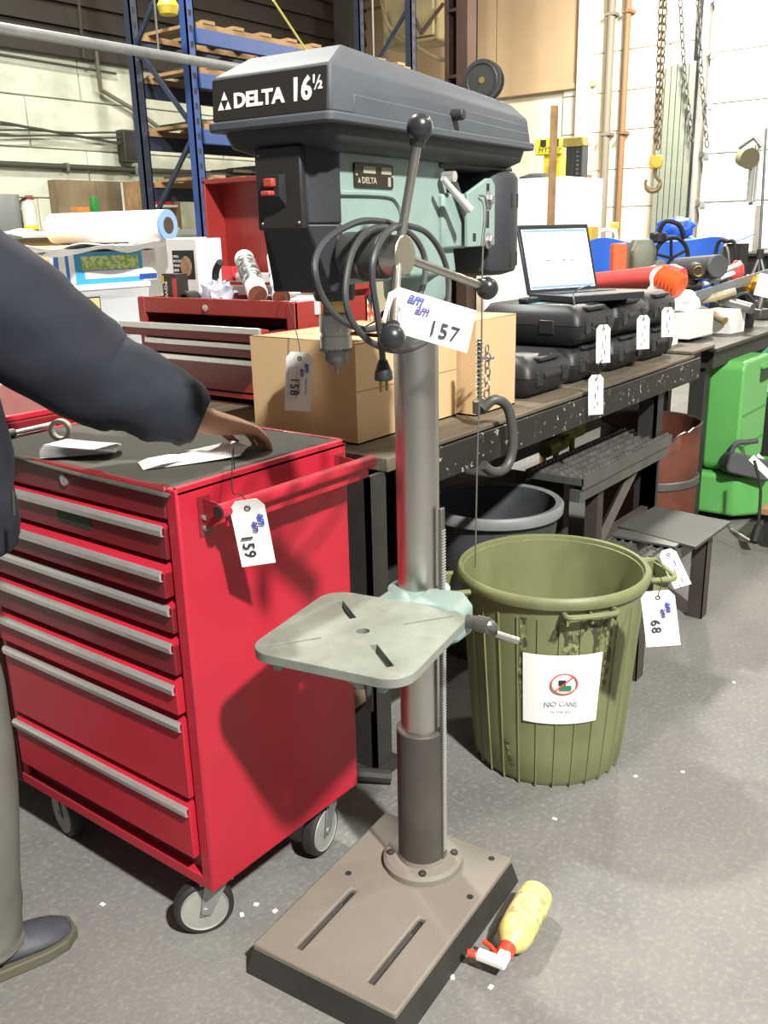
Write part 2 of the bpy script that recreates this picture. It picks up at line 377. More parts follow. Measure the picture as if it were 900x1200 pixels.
for a, b2, c_ in ((-.262, -.228, 1.508), (-.211, -.182, 1.508)): G().box(a, b2, -.0660, -.0655, c_, c_ + .01).build('plate_field', mp_, np_)
G().box(-.192, -.184, -.066, -.0655, 1.49, 1.504).build('plate_field', mp_, np_)
for x_ in (-.281, -.179): G().cyl((x_, -.065, 1.505), (x_, -.0665, 1.505), .0018, n=8).build('plate_rivet', chrome_m, np_)
# black front shell and switch
sh = G().loft([[(-.378, -.043, z), (-.335, -.066, z), (-.323, -.066, z), (-.323, .066, z), (-.335, .066, z), (-.378, .043, z)] for z in (1.435, 1.545)])
sh.loft([[(x, -.043, z), (-.333, -.066, z), (-.322, -.066, z), (-.322, .066, z), (-.333, .066, z), (x, .043, z)] for x, z in ((-.328, 1.335), (-.378, 1.435))])
shell = sh.build('front_shell', coverd_m, dp, bev=.003)
sw = G().box(-.388, -.376, -.042, .042, 1.428, 1.542).build('switch_plate', mat('switch_plate', (.022, .02, .019), .5, bump=.1, bscale=150), dp, bev=.003)
G().loft([[(-.388, -.014, 1.46), (-.388, .022, 1.46), (-.388, .022, 1.505), (-.388, -.014, 1.505)], [(-.40, -.010, 1.474), (-.40, .017, 1.474), (-.398, .017, 1.503), (-.398, -.010, 1.503)]]).build('switch_guard', black_m, sw)
swr = mat('switch_red', hexc('a8433a'), .5)
G().box(-.407, -.397, -.004, .013, 1.487, 1.499).build('rocker', swr, sw, bev=.002)
G().box(-.412, -.397, -.002, .015, 1.475, 1.482).build('safety_key', swr, sw, bev=.002)
for yy, zz in ((.034, 1.532), (-.034, 1.437), (.034, 1.437)): G().lathe([(.003, 0), (.002, .0015)], 10, M=frame((-.388, yy, zz), (0, -1, 0), (0, 0, 1))).build('screw', steeld_m, sw)
# quill and chuck
qx = -.258
G().lathe([(.031, 1.318), (.034, 1.325), (.034, 1.35)], 28, c=(qx, 0)).build('quill_collar', black_m, dp)
G().lathe([(.019, 1.297), (.021, 1.30), (.021, 1.325)], 24, c=(qx, 0)).build('quill', brass_m, dp)
ch = G().lathe([(.022, 1.238), (.0265, 1.241), (.0265, 1.262), (.0245, 1.2625), (.0245, 1.267), (.0265, 1.268), (.0265, 1.293), (.024, 1.297), (.012, 1.299), (.012, 1.31)], 32, c=(qx, 0)).build('chuck', steel_m, dp)
G().lathe([(.011, 1.214), (.019, 1.222), (.0215, 1.24)], 28, c=(qx, 0)).build('chuck_sleeve', steeld_m, ch)
g = G()
for k in range(24):
    a = 2 * pi * k / 24; M_ = Matrix.Translation((qx, 0, 0)) @ Matrix.Rotation(a, 4, 'Z')
    g.box(.0215, .027, -.0016, .0016, 1.2375, 1.2425, M_)
g.build('key_teeth', steeld_m, ch, sm=0)
G().lathe([(.0012, 1.198), (.006, 1.212), (.006, 1.218)], 9, c=(qx, 0)).build('jaws', steeld_m, ch)
# feed hub, spokes and balls
hc = Vector((-0.313,-0.155,1.389))
dy = Vector((0, 1, 0))
fh = G().cyl(hc + Vector((0, .09, 0)), hc + Vector((0, .018, 0)), .034, n=32).cyl(hc + Vector((0, .06, 0)), hc + Vector((0, .052, 0)), .038, n=32).build('feed_hub', mat('hub_grey', hexc('4d4d4b'), .5, metal=.5, var=.5, vscale=20), dp, bev=.003)
G().cyl(hc + Vector((0, .032, 0)), hc - Vector((0, .014, 0)), .0285, n=32).build('hub_cap', steel_m, fh, bev=.002)
ballm = mat('black_knob', (.022, .023, .026), .3, coat=.3)
for q in ((-0.322,-0.2,1.557), (-0.429,-0.215,1.284), (-0.108,-0.2,1.33)):
    q = Vector(q); d = (q - hc).normalized()
    sp = G().cyl(hc + d * .02, q, .0068, n=14).build('feed_spoke', steel_m, dp)
    G().sphere(q, .0185, 24).cyl(q - d * .024, q - d * .012, .0105, .012, n=16).build('ball_knob', ballm, sp)
# belt tension lever, motor mount, motor
lv = G().cyl((-.022, -.072, 1.51), (-.022, -.095, 1.51), .009, n=12).build('belt_lever', chrome_m, dp)
G().tube([(-0.06,-0.092,1.506), (-0.038,-0.098,1.488), (-0.004,-0.115,1.455)], [.005, .006, .0075], 12).build('lever_arm', mat('lever_white', (.62, .62, .6), .35, .3), lv)
mb = G().loft([[(.04, y, 1.392), (.152, y, 1.392), (.152, y, 1.50), (.138, y, 1.512), (.118, y, 1.512), (.04, y, 1.485)] for y in (-.088, -.08)]).build('motor_bracket', mint_m, dp, bev=.002)
G().box(-.02, .075, -.072, .07, 1.39, 1.485).build('slide_block', mint_m, dp, bev=.006)
G().cyl((.005, -.08, 1.50), (.085, -.08, 1.395), .006, n=8).build('slide_edge', steeld_m, dp)
for zz in (1.475, 1.402): G().lathe([(.015, 0), (.015, .002), (.0095, .003)], 20, M=frame((.122, -.088, zz), (1, 0, 0), (0, 0, 1))).lathe([(.0095, .002), (.0095, .009), (.008, .0105)], 6, M=frame((.122, -.088, zz), (1, 0, 0), (0, 0, 1))).build('hex_bolt', zinc_m, mb)
for xx, za, zb in ((.12, 1.488, 1.503), (.12, 1.425, 1.455), (.066, 1.402, 1.416)): G().box(xx - .006, xx + .006, -.0885, -.0878, za, zb).build('slot_hole', dark_m, mb)
mo = G().lathe([(.06, 1.335), (.084, 1.342), (.088, 1.36), (.088, 1.515), (.08, 1.528), (.03, 1.537)], 40, c=(.225, -.005)).box(.16, .29, -.07, .06, 1.345, 1.51).build('motor', coverd_m, dp, bev=.003)
for a in (-62, -48, -76, -95):
    for z in (1.352, 1.462):
        M_ = Matrix.Translation((.225, -.005, z)) @ Matrix.Rotation(radians(a), 4, 'Z'); G(M_).box(.086, .0888, -.0028, .0028, 0, .026).build('cooling_slot', dark_m, mo)
G().lathe([(.02, 1.53), (.022, 1.56)], 16, c=(.225, 0)).build('motor_shaft', steeld_m, mo)
G().box(-.02, .27, -.07, .07, 1.525, 1.54).build('rear_shroud', black_m, dp, bev=.006)
# pulley cover
tubm = coverd_m
def ring(x0, x1, w_, z0, z1=None): z1 = z0 if z1 is None else z1; return [(x0, -w_, z0), (x1, -w_, z1), (x1, w_, z1), (x0, w_, z0)]
def rring(x0, x1, w_, r, z, dz=0):
    return [(p[0], p[1], z + dz * (p[0] - x0) / (x1 - x0)) for p in rrect(x0, x1, -w_, w_, r, 5)]
tub = G().loft([rring(-.36, .245, .078, .03, 1.534), rring(-.385, .262, .097, .025, 1.545), rring(-.392, .266, .1, .02, 1.562), rring(-.392, .266, .1, .02, 1.57)]).build('cover_tub', tubm, dp, sm=50)
cr = G().prism(rrect(-.408, .28, -.113, .113, .012, 4), 1.5665, 1.58).build('cover_rim', cover_m, dp, bev=.003)
lid = G().loft([ring(-.4, .268, .107, 1.579), [(-.396, -.106, 1.64), (.258, -.104, 1.622), (.258, .104, 1.622), (-.396, .106, 1.64)], [(-.335, -.085, 1.672), (.215, -.085, 1.648), (.215, .085, 1.648), (-.335, .085, 1.672)]]).build('cover_lid', cover_m, dp, bev=.004)
for s_ in (-1, 1):
    G().loft([[(-.345, s_ * .1085, 1.579), (.262, s_ * .1085, 1.579), (.257, s_ * .1085, 1.597), (-.345, s_ * .1085, 1.606)], [(-.345, s_ * .1, 1.579), (.262, s_ * .1, 1.579), (.257, s_ * .1, 1.597), (-.345, s_ * .1, 1.606)]]).build('side_step', cover_m, lid, bev=.002)
    G().loft([[(-.318, s_ * .1068, 1.60), (.26, s_ * .1068, 1.59), (.25, s_ * .1055, 1.61), (-.318, s_ * .1055, 1.624)], [(-.318, s_ * .09, 1.60), (.26, s_ * .09, 1.59), (.25, s_ * .09, 1.61), (-.318, s_ * .09, 1.624)]]).build('side_step', cover_m, lid, bev=.002)
G().cyl((-.052, -.106, 1.603), (-.052, -.128, 1.603), .0095, .0085, n=18).build('cover_knob', coverd_m, lid, bev=.002)
G().cyl((-.20, 0, 1.66), (-.20, 0, 1.674), .006, n=12).build('lid_screw', coverd_m, lid)
fp = G().loft([[(-.4008, -.1, 1.582), (-.4008, .104, 1.582), (-.397, .104, 1.637), (-.397, -.1, 1.637)], [(-.399, -.1, 1.582), (-.399, .104, 1.582), (-.395, .104, 1.637), (-.395, -.1, 1.637)]]).build('front_panel', mat('panel_brown', hexc('2b2724'), .5, bump=.08, bscale=200), dp)
MF = frame((-.4012, .1, 1.583), (0, -1, 0), (.068, 0, 1))
decal = mat('decal_white', (.8, .8, .78), .5)
def tri(x, y, s_): return [(x, y, 0), (x + s_, y, 0), (x + s_ / 2, y + s_ * .95, 0)]
g = G(MF)
g.poly(tri(.006, .013, .0125)); g.poly(tri(.0195, .013, .0125)); g.poly(tri(.0127, .026, .0125)); g.build('emblem', decal, fp)
txt('lettering', 'DELTA', decal, fp, MF @ TR(.036, .0145, 0), .027, off=.0011, sx=1.13)
txt('model_number', '16', decal, fp, MF @ TR(.139, .0145, 0), .041, off=.0013, sx=.9)
txt('model_fraction', '1', decal, fp, MF @ TR(.176, .034, 0), .014, off=.0006)
txt('model_fraction', '2', decal, fp, MF @ TR(.1865, .026, 0), .014, off=.0006)
G(MF).poly([(.1795, .025, 0), (.182, .025, 0), (.191, .043, 0), (.1885, .043, 0)]).build('fraction_bar', decal, fp)
# coiled supply cord hung on the hub
def cpx(pts): return pts
cordm = mat('cord_grey', (.045, .048, .05), .45)
loops = [
 ([(-0.243,-0.115,1.429),(-0.293,-0.12,1.436),(-0.353,-0.12,1.437),(-0.416,-0.125,1.425),(-0.462,-0.13,1.409),(-0.488,-0.135,1.389),(-0.496,-0.14,1.369),(-0.487,-0.14,1.347),(-0.472,-0.145,1.323),(-0.448,-0.15,1.305),(-0.407,-0.155,1.291),(-0.371,-0.165,1.293),(-0.33,-0.165,1.298),(-0.261,-0.15,1.314),(-0.213,-0.14,1.34),(-0.189,-0.13,1.377),(-0.205,-0.125,1.407),(-0.237,-0.12,1.426)]),
 ([(-0.248,-0.12,1.427),(-0.31,-0.13,1.428),(-0.357,-0.135,1.424),(-0.4,-0.14,1.404),(-0.427,-0.145,1.376),(-0.443,-0.15,1.341),(-0.441,-0.155,1.311),(-0.421,-0.16,1.286),(-0.392,-0.165,1.268),(-0.34,-0.17,1.254),(-0.257,-0.16,1.254),(-0.184,-0.15,1.269),(-0.134,-0.14,1.304),(-0.113,-0.13,1.351),(-0.131,-0.125,1.391),(-0.169,-0.12,1.42),(-0.221,-0.115,1.431)]),
 ([(-0.294,-0.15,1.43),(-0.358,-0.175,1.427),(-0.404,-0.185,1.412),(-0.433,-0.19,1.386),(-0.436,-0.19,1.357),(-0.429,-0.19,1.324),(-0.422,-0.19,1.294),(-0.417,-0.19,1.265),(-0.415,-0.19,1.249)])]
cd = G()
for L_ in loops: cd.tube(smooth_path(L_, 5), .0048, 8)
cord = cd.build('power_cord', cordm, dp)
pa_, pb_ = Vector((-0.415,-0.19,1.252)), Vector((-0.414,-0.19,1.223))
G().tube([pa_, pa_.lerp(pb_, .3), pa_.lerp(pb_, .62), pb_], [.006, .009, .0125, .0135], 14).build('plug', black_m, cord, bev=.002)
for dx in (-.006, .006): G().box(dx - .001, dx + .001, -.002, .002, -.016, 0, Matrix.Translation(pb_ + Vector((dx * .3, 0, 0)))).build('prong', brass_m, cord)

# ------------------------------------------------------------------ hanging lot tags
tagm = mat('tag_card', (.82, .82, .79), .7, spec=.2)
def tag(name, label, M, num, w_=.062, h=.132, tail=None, curl=.006, rect=False, dark=True):
    # M: origin at the hole, x = across, y = up (towards the string)
    t = thing('lot_tag', label, 'tag', tuple(M.translation), 0, 'numbered lot tags'); a = w_ / 2; c_ = .012; top = .016
    out = [(-a, top - c_ * 1.2), (-a + c_, top), (a - c_, top), (a, top - c_ * 1.2)]
    g = G(M)
    def zc(y): return curl * ((top - y) / h) ** 2
    rows = [(top, a - c_), (top - c_ * 1.2, a), (top - h * .35, a), (top - h * .7, a), (top - h, a)]
    g.loft([[(-hw, y, zc(y)), (hw, y, zc(y)), (hw, y, zc(y) - .0008), (-hw, y, zc(y) - .0008)] for y, hw in rows])
    g.build('card', tagm, t, space='w')
    G(M).tube([(.0045 * cos(2 * pi * k / 14), .0045 * sin(2 * pi * k / 14), .0006) for k in range(14)], .0016, 5, closed=True).build('eyelet', steeld_m, t, space='w')
    if num:
        # writing runs from the hole end to the far end
        def MR(x, y): return M @ Matrix.Translation((x, y, zc(y) + .0022 + curl * .35)) @ Matrix.Rotation(-pi / 2, 4, 'Z')
        txt('lot_number', num, ink_m, t, MR(-.021, -.050), .030, off=.0002, space='w', spacing=1.12)
        txt('print', 'am', blue_ink, t, MR(.016, -.012), .019, off=.0006, shear=.3, space='w')
        txt('print', 'am', purple_ink, t, MR(.004, -.026), .017, off=.0005, shear=.3, space='w')
        if rect:
            for k, s_ in enumerate(('ASSET LOT NO.', 'AUCTION ITEM')): txt('print', s_, ink_m, t, MR(.018 - k * .018, -.052), .006, space='w')
            for q in ((-.027, -.024, -.004, -.0235), (-.027, -.024, -.0265, -.108), (-.0045, -.024, -.004, -.108), (-.027, -.1085, -.004, -.108)):
                g = G(M); x0, y0, x1, y1 = q
                g.box(min(x0, x1), max(x0, x1), min(y0, y1), max(y0, y1), curl * .35 + .001, curl * .35 + .003).build('print_frame', mat('print_grey', (.4, .4, .42), .7), t, space='w')
    else:
        for k, (u, v, ln) in enumerate(((.006, -.02, .018), (-.004, -.045, .022), (.004, -.075, .014), (-.008, -.09, .01))): G(M).box(u, u + .0022, v - ln, v, curl * .2 + .001, curl * .3 + .002 + curl * .4 * (k > 1)).build('print', blue_ink if k == 0 else ink_m, t, space='w')
    if tail:
        G().tube(smooth_path([M @ Vector((0, 0, .001))] + [Vector(p) for p in tail], 5), .0011, 6).build('string', string_m, t, space='w')
    return t
tag('t157', 'white lot tag numbered 157 tied to the drill press feed handles, lying sideways', frame((1.042,0.773,1.318), Vector((1.141,0.699,1.291)) * 0 + (Vector((1.141,0.698,1.289)) - Vector((1.123,0.699,1.245))), Vector((1.042,0.773,1.318)) - Vector((1.13,0.703,1.27))), '157',
    tail=[(1.043,0.788,1.316), (1.059,0.812,1.304), (1.083,0.859,1.288), (1.112,0.915,1.27)])

# ------------------------------------------------------------------ rolling tool cabinet
X0, X1, Y0, Y1, ZB, ZT = 1.0, 1.467, 1.23, 1.915, .146, 1.0
rc = thing('tool_cabinet', 'red rolling tool cabinet with seven drawers and a rubber mat on top', 'tool cabinet', (X0, (Y0 + Y1) / 2, 0))
def rp(g, name, m, par=rc, **k): return g.build(name, m, par, space='w', **k)
rp(G().box(X0 + .012, X1, Y0 + .002, Y1 - .002, ZB + .02, ZT - .03), 'body', redd_m)
for yy, nm in ((Y0, 's'), (Y1 - .014, 'n')):
    rp(G().box(X0 - .002, X1, yy, yy + .014, ZB, ZT - .004), 'side_panel', red_m, bev=.004)
rp(G().box(X0 - .003, X0 + .012, Y0 + .001, Y0 + .03, ZB + .001, ZT - .004), 'corner_stile', red_m, bev=.003)
rp(G().box(X0 - .002, X0 + .012, Y1 - .03, Y1, ZB, ZT - .02), 'corner_stile', red_m, bev=.003)
rp(G().box(X0 - .0035, X1 - .002, Y0 + .002, Y1 - .002, ZB + .001, ZB + .03), 'bottom_rail', red_m, bev=.004)
tr_ = rp(G().box(X0 - .003, X0 + .02, Y0 + .031, Y1 - .031, ZT - .065, ZT - .004), 'top_rail', redd_m, bev=.006)
rp(G().lathe([(.0115, 0), (.0115, .004), (.008, .005)], 20, M=frame((0.997,1.564,0.968), (0, -1, 0), (0, 0, 1))), 'lock', chrome_m, tr_)
tray = rp(G().box(X0, X1, Y0, Y0 + .012, ZT - .01, ZT).box(X0, X1, Y1 - .012, Y1, ZT - .01, ZT).box(X1 - .012, X1, Y0, Y1, ZT - .01, ZT).box(X0, X1, Y0, Y1, ZT - .016, ZT - .008), 'top_tray', red_m, bev=.002)
matm = mat('ribbed_mat', hexc('4a473f'), .8, var=.6, vscale=9, col2=hexc('39372f'), bump=.3, bscale=160, grime=.4, gscale=6, gcol=hexc('5a564b'))
def matf(u, v):
    x = X0 - .012 + u * (X1 - .012 - X0 + .012); y = Y0 + .014 + v * (Y1 - Y0 - .028)
    z = ZT - .003 + .0015 * sin(v * 9)
    if u < .06: z -= (.06 - u) * .14 * (1 + .6 * sin(v * 5 + 1) * 1)
    if v < .03 and u > .1: z += .003
    return (x, y, z)
rp(G().grid(matf, 40, 24), 'rubber_mat', matm, solid=.003)
zh = [0.917, 0.834, 0.762, 0.688, 0.603, 0.521, 0.333]
opn = [.004, .016, .006, .010, .014, .008, .012]
zb = [zh[i + 1] + .026 for i in range(6)] + [.222]
for i, z in enumerate(zh):
    xf = X0 - opn[i]
    dm = red_m if i >= 4 else mat('shaded_red_enamel', (.2, .01, .018), .38, var=.5, vscale=5, coat=.3, bump=.04, bscale=10)  # upper drawers in darker red: the person's shade put into the colour
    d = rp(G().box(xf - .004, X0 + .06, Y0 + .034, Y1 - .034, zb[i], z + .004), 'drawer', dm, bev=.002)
    # sloping top lip behind the pull
    rp(G().loft([[(xf - .004, y, z + .003), (xf + .02, y, z + .02), (X0 + .05, y, z + .022), (X0 + .05, y, z + .003)] for y in (Y0 + .034, Y1 - .034)]), 'drawer_lip', red_m, d)
    M_ = [(xf - .004, z - .012), (xf - .012, z - .010), (xf - .014, z + .001), (xf - .010, z + .007), (xf - .004, z + .008), (xf - .008, z + .004), (xf - .0085, z - .008)]
    rp(G().loft([[(a, y, b_) for a, b_ in M_] for y in (Y0 + .036, Y1 - .036)]), 'drawer_pull', chrome_m, d, label='aluminium full-width drawer pull')
rp(G().box(X0 - .0092, X0 - .008, 1.487, 1.597, 0.909 - .03, 0.909 - .004), 'faded_badge', mat('badge_green', hexc('2c3a2e'), .5, var=.8, vscale=60), rc)
# side push handle
hy = Y0 - .062
hz = .957
hb = rp(G().cyl((1.038, hy, hz), (1.478, hy, hz), .0135, n=20), 'push_handle', red_m)
rp(G().cyl((1.038 - .003, hy, hz), (1.038 + .001, hy, hz), .0115, n=18), 'end_cap', blackr_m, hb)
rp(G().box(1.06, 1.47, hy + .004, hy + .008, hz - .034, hz - .008), 'handle_strip', red_m, hb)
for xa in (1.055, 1.44):
    b_ = rp(G().loft([[(xa + dx, Y0 + .001, hz - .052), (xa + dx, Y0 + .001, hz + .012), (xa + dx, hy, hz + .005), (xa + dx, hy, hz - .012)] for dx in (0, .003)]).box(xa - .012, xa + .018, Y0 - .002, Y0, hz - .06, hz + .015), 'handle_bracket', redd_m, hb)
for xa in (1.058, 1.443):
    for dz in (-.045, -.025): rp(G().cyl((xa - .004, Y0 - .001, hz + dz), (xa - .004, Y0 - .007, hz + dz), .005, n=8), 'bracket_bolt', zinc_m, hb)
# casters
tire_m = mat('tire_rubber', (.02, .02, .02), .6); hubm = mat('caster_grey', hexc('9c9d96'), .5, var=.4, vscale=20, metal=.1)
def caster(x, y, ang):
    M_ = Matrix.Translation((x, y, 0)) @ Matrix.Rotation(ang, 4, 'Z')   # local x = rolling direction
    c = rp(G(M_).box(-.035, .035, -.035, .035, .138, .146).cyl((0, 0, .128), (0, 0, .14), .03, n=20), 'caster_plate', zinc_m)
    wx = -.028
    prof = [(.035, -.014), (.0575, -.0155), (.0625, -.011), (.0635, 0), (.0625, .011), (.0575, .0155), (.035, .014)]
    W_ = M_ @ Matrix.Translation((wx, 0, .0635)) @ Matrix.Rotation(pi / 2, 4, 'X')
    rp(G(W_).lathe(prof, 36), 'caster_tire', tire_m, c)
    rp(G(W_).lathe([(.018, -.0165), (.047, -.0155), (.05, -.0175), (.0515, -.0145), (.0515, .0145), (.05, .0175), (.047, .0155), (.018, .0165)], 32), 'caster_wheel', hubm, c)
    for s_ in (-1, 1):
        rp(G(M_).loft([[(wx - .012, s_ * .0215, .05), (wx + .012, s_ * .0215, .05), (.028, s_ * .0215, .13), (-.024, s_ * .0215, .13)], [(wx - .012, s_ * .0185, .05), (wx + .012, s_ * .0185, .05), (.028, s_ * .0185, .13), (-.024, s_ * .0185, .13)]]).cyl((wx, s_ * .0185, .0635), (wx, s_ * .025, .0635), .009, n=10), 'caster_fork', zinc_m, c, bev=.0015)
    rp(G(M_).box(-.03, .03, -.022, .022, .126, .132), 'caster_crown', zinc_m, c)
caster(1.05, 1.285, radians(-35)); caster(1.395, 1.275, radians(10)); caster(1.06, 1.86, radians(80)); caster(1.40, 1.865, radians(50))
tag('t159', 'white lot tag numbered 159 hanging from the red push handle of the tool cabinet', frame((1.076,1.135,0.96), (.62, -.72, .1), Vector((1.077,1.135,0.968)) - Vector((1.118,1.135,0.816))), '159',
    tail=[(1.078,1.14,0.973), (1.074,1.15,0.984), (1.063,1.155,0.987), (1.068,1.16,1.013), (1.104,1.19,1.064), (1.142, 1.232, 1.003)])

# ------------------------------------------------------------------ olive bin
olive_m = mat('olive_plastic', hexc('7a7f58'), .5, var=.6, vscale=6, col2=hexc('666b47'), bump=.05, bscale=25, grime=.4, gscale=9, gcol=hexc('55573a'), stretch=(1, 1, .5))
bx, by = 2.088, 1.043
ob = thing('trash_bin', 'large olive green plastic waste bin with a white paper notice, in front of the bench', 'bin', (bx, by, 0))
BM = Matrix.Translation((bx, by, 0))
def bp(g, name, m, par=ob, **k): return g.build(name, m, par, space='w', **k)
def brad(z): return .2 + (.243 - .2) * (z / .56) ** .9
g = G(BM); zs = [0, .02, .1, .2, .3, .4, .5, .548]
outer = [(brad(z) if z > .01 else .19, z) for z in zs]
inner = [(brad(z) - .006, max(z, .012)) for z in zs][::-1]
g.lathe(outer + [(.247, .552)] + inner, 64, cap=True); bp(g, 'bin_body', olive_m, sm=40)
prof = [(.242, .53), (.254, .532), (.258, .545), (.257, .556), (.25, .562), (.242, .56), (.24, .55)]
g = G(BM); rings = [[(r * cos(2 * pi * k / 64), r * sin(2 * pi * k / 64), z) for k in range(64)] for r, z in prof + prof[:1]]
g.loft(rings, cap=False); bp(g, 'bin_rim', olive_m, sm=50)
for k in range(28):
    a = 2 * pi * (k + .5) / 28; M_ = BM @ Matrix.Rotation(a, 4, 'Z')
    g = G(M_); g.loft([[(brad(z) - .002, -.0022, z), (brad(z) + .0035, -.001, z), (brad(z) + .0035, .001, z), (brad(z) - .002, .0022, z)] for z in (.006, .2, .4, .5)])
    bp(g, 'rib', olive_m)
va = radians(207)   # towards the camera
def bin_handle(a, r0, z, w_, out, big=False):
    M_ = BM @ Matrix.Rotation(a, 4, 'Z')
    h_ = bp(G(M_).tube(smooth_path([(r0 - .005, -w_, z), (r0 + out, -w_ * .92, z), (r0 + out + .004, 0, z), (r0 + out, w_ * .92, z), (r0 - .005, w_, z)], 5), .0075, 8), 'bin_handle', olive_m)
    if big:
        bp(G(M_).loft([[(r0 + out * t, s, z - .045 * (1 - abs(s) / w_ * .3)), (r0 + out * t, s, z + .002), (r0 + out * t + .004, s, z + .002), (r0 + out * t + .004, s, z - .045 * (1 - abs(s) / w_ * .3))] for s, t in ((-w_, .05), (-w_ * .7, .8), (0, 1), (w_ * .7, .8), (w_, .05))]), 'handle_skirt', olive_m, h_)
    else:
        for s in (-w_, 0, w_): bp(G(M_).box(r0 - .01, r0 + out, s - .003, s + .003, z - .022, z + .003), 'handle_web', olive_m, h_)
bin_handle(va + radians(22), .246, .522, .065, .02)
bin_handle(va + radians(22 + 82), .25, .53, .075, .06, True)
bin_handle(va + radians(22 + 180), .246, .548, .04, .02)
bin_handle(va + radians(22 - 92), .25, .53, .07, .06, True)
# notice taped on the curved wall
def onbin(a, z, d=.004): r = brad(z) + d; return Vector((bx + r * cos(a), by + r * sin(a), z))
def sheet(g, a0, a1, z0, z1, d, nu=14, nv=6, wob=.002):
    def fn(u, v):
        a = a0 + (a1 - a0) * u; z = z0 + (z1 - z0) * v
        return onbin(a, z, d + wob * abs(noise.noise((u * 5, v * 5, 3))))
    return g.grid(fn, nu, nv)
sa0, sa1, sz0, sz1 = va - radians(16.5), va + radians(33), .205, .405
no = bp(sheet(G(), sa0, sa1, sz0, sz1, .0058, wob=.0), 'notice', paper_m, solid=.0006, sm=0, label='white printed notice with red prohibition ring')
def MN(u, v, d=.0078):
    a = sa0 + (sa1 - sa0) * u; z = sz0 + (sz1 - sz0) * v; p = onbin(a, z, d)
    return frame(p, (-sin(a), cos(a), 0), (0, 0, 1))
redp = mat('print_red', hexc('d8503f'), .6); grn = mat('print_green', hexc('2b7a52'), .6)
M_ = MN(.52, .6)
g = G(M_); g.tube([(.033 * cos(2 * pi * k / 28), .028 * sin(2 * pi * k / 28), 0) for k in range(28)], .0018, 5, closed=True); g.tube([(-.023, -.02, 0), (.023, .02, 0)], .0018, 5); bp(g, 'prohibition_ring', redp, no)
bp(G(M_).box(-.014, .004, -.003, .010, -.001, .0002), 'pictogram', ink_m, no); bp(G(M_).box(-.011, .018, -.018, -.005, -.001, .0004), 'pictogram', grn, no)
lp_ = mat('print_light', (.45, .45, .46), .6)
txt('notice_lettering', 'NO CANS', lp_, no, MN(.5, .28), .019, off=.0002, align='CENTER', space='w')
for r_ in range(1): txt('notice_lettering', 'IN THIS BIN', mat('print_faint', (.66, .66, .67), .6), no, MN(.5, .18), .010, align='CENTER', space='w')
# sprayed black marks
mk = mat('spray_mark', hexc('3c3f2b'), .7, var=1, vscale=45, col2=hexc('8f9560'), thr=(.45, .62))
def stroke(pts, w_, name='spray_mark'):
    P_ = smooth_path([(a, z, 0) for a, z in pts], 6); g = G(); R_ = []
    for i, p in enumerate(P_):
        t = (P_[min(i + 1, len(P_) - 1)] - P_[max(i - 1, 0)]); t = Vector((t.x * .24, t.y)).normalized(); n = Vector((-t.y, t.x))
        ww = w_ * (.75 + .35 * noise.noise((i * .7, w_ * 99, 2)))
        R_.append([onbin(p.x + n.x * ww * s / .24, p.y + n.y * ww * s, .0012) for s in (-1, 0, 1)])
    g.loft(R_, cap=False, closed=False); bp(g, name, mk, ob)
A = lambda d: va + radians(d)
stroke([(A(-17), .50), (A(-16.5), .43), (A(-17.5), .35), (A(-16), .27)], .013)
stroke([(A(1), .44), (A(5), .48), (A(10), .465), (A(11), .43), (A(9), .41)], .013)
stroke([(A(15), .40), (A(17), .46), (A(23), .485), (A(28), .465), (A(30), .42)], .013)
stroke([(A(29), .40), (A(30), .44), (A(34), .48), (A(37), .45), (A(38), .38), (A(36), .30)], .014)
stroke([(A(-30), .13), (A(-28), .08), (A(-25), .05)], .009)
tag('t68', 'white lot tag numbered 68 tied to the olive bin handle', frame((1.942,0.697,0.593), Vector((1.965,0.67,0.598)) - Vector((1.939,0.733,0.586)), Vector((1.941,0.699,0.593)) - Vector((1.903,0.681,0.493))), '68', w_=.076, h=.128, tail=[(1.949,0.697,0.609), (1.965,0.697,0.618), (1.976,0.707,0.632)])

# ------------------------------------------------------------------ work bench
plank_m = mat('bench_plank', hexc('6b6152'), .75, var=.7, vscale=4, col2=hexc('433c33'), stretch=(.4, 3, 3), bump=.2, bscale=40, grime=.4, gscale=12, gcol=hexc('8a8070'))
beam_m = mat('flaking_beam', hexc('221f1c'), .55, var=1, vscale=42, col2=hexc('a8a498'), thr=(.62, .66), bump=.2, bscale=50)
wb = thing('work_bench', 'long steel-framed work bench with thick wooden planks and a flaking front beam', 'bench', (2.85, 2.05, 0))
def P_(par): return lambda g, name, m, p=None, **k: g.build(name, m, p or par, space='w', **k)
q = P_(wb)
q(G().box(1.97, 4.02, 1.325, 1.35, .775, .868).box(1.97, 4.02, 1.33, 1.40, .86, .868), 'front_beam', beam_m, bev=.003)
q(G().box(1.70, 4.0, 2.66, 2.70, .775, .84), 'rear_beam', irond_m)
y = 1.345
for k in range(6):
    x0 = 1.765 + .02 * (k % 2); q(G().box(x0 - (0 if k < 1 else .05), 4.0 + .02 * (k % 3), y, y + .222, .842, .88), 'plank', plank_m, bev=.004); y += .226
q(G().box(1.72, 3.98, 2.63, 2.64, .06, .80), 'added_dark_panel', irond_m)  # panel added to keep the space under the bench dark
for xx in (1.70, 3.62):
    for yy in (1.36, 2.62):
        lg = q(G().box(xx, xx + .075, yy, yy + .012, .0, .842).box(xx, xx + .012, yy, yy + .075, 0, .842), 'bench_leg', irond_m)
        q(G().box(xx - .03, xx + .1, yy - .03, yy + .09, 0, .012), 'foot_plate', irond_m, lg)
    q(G().box(xx + .015, xx + .06, 1.37, 2.65, .76, .80), 'cross_beam', irond_m)
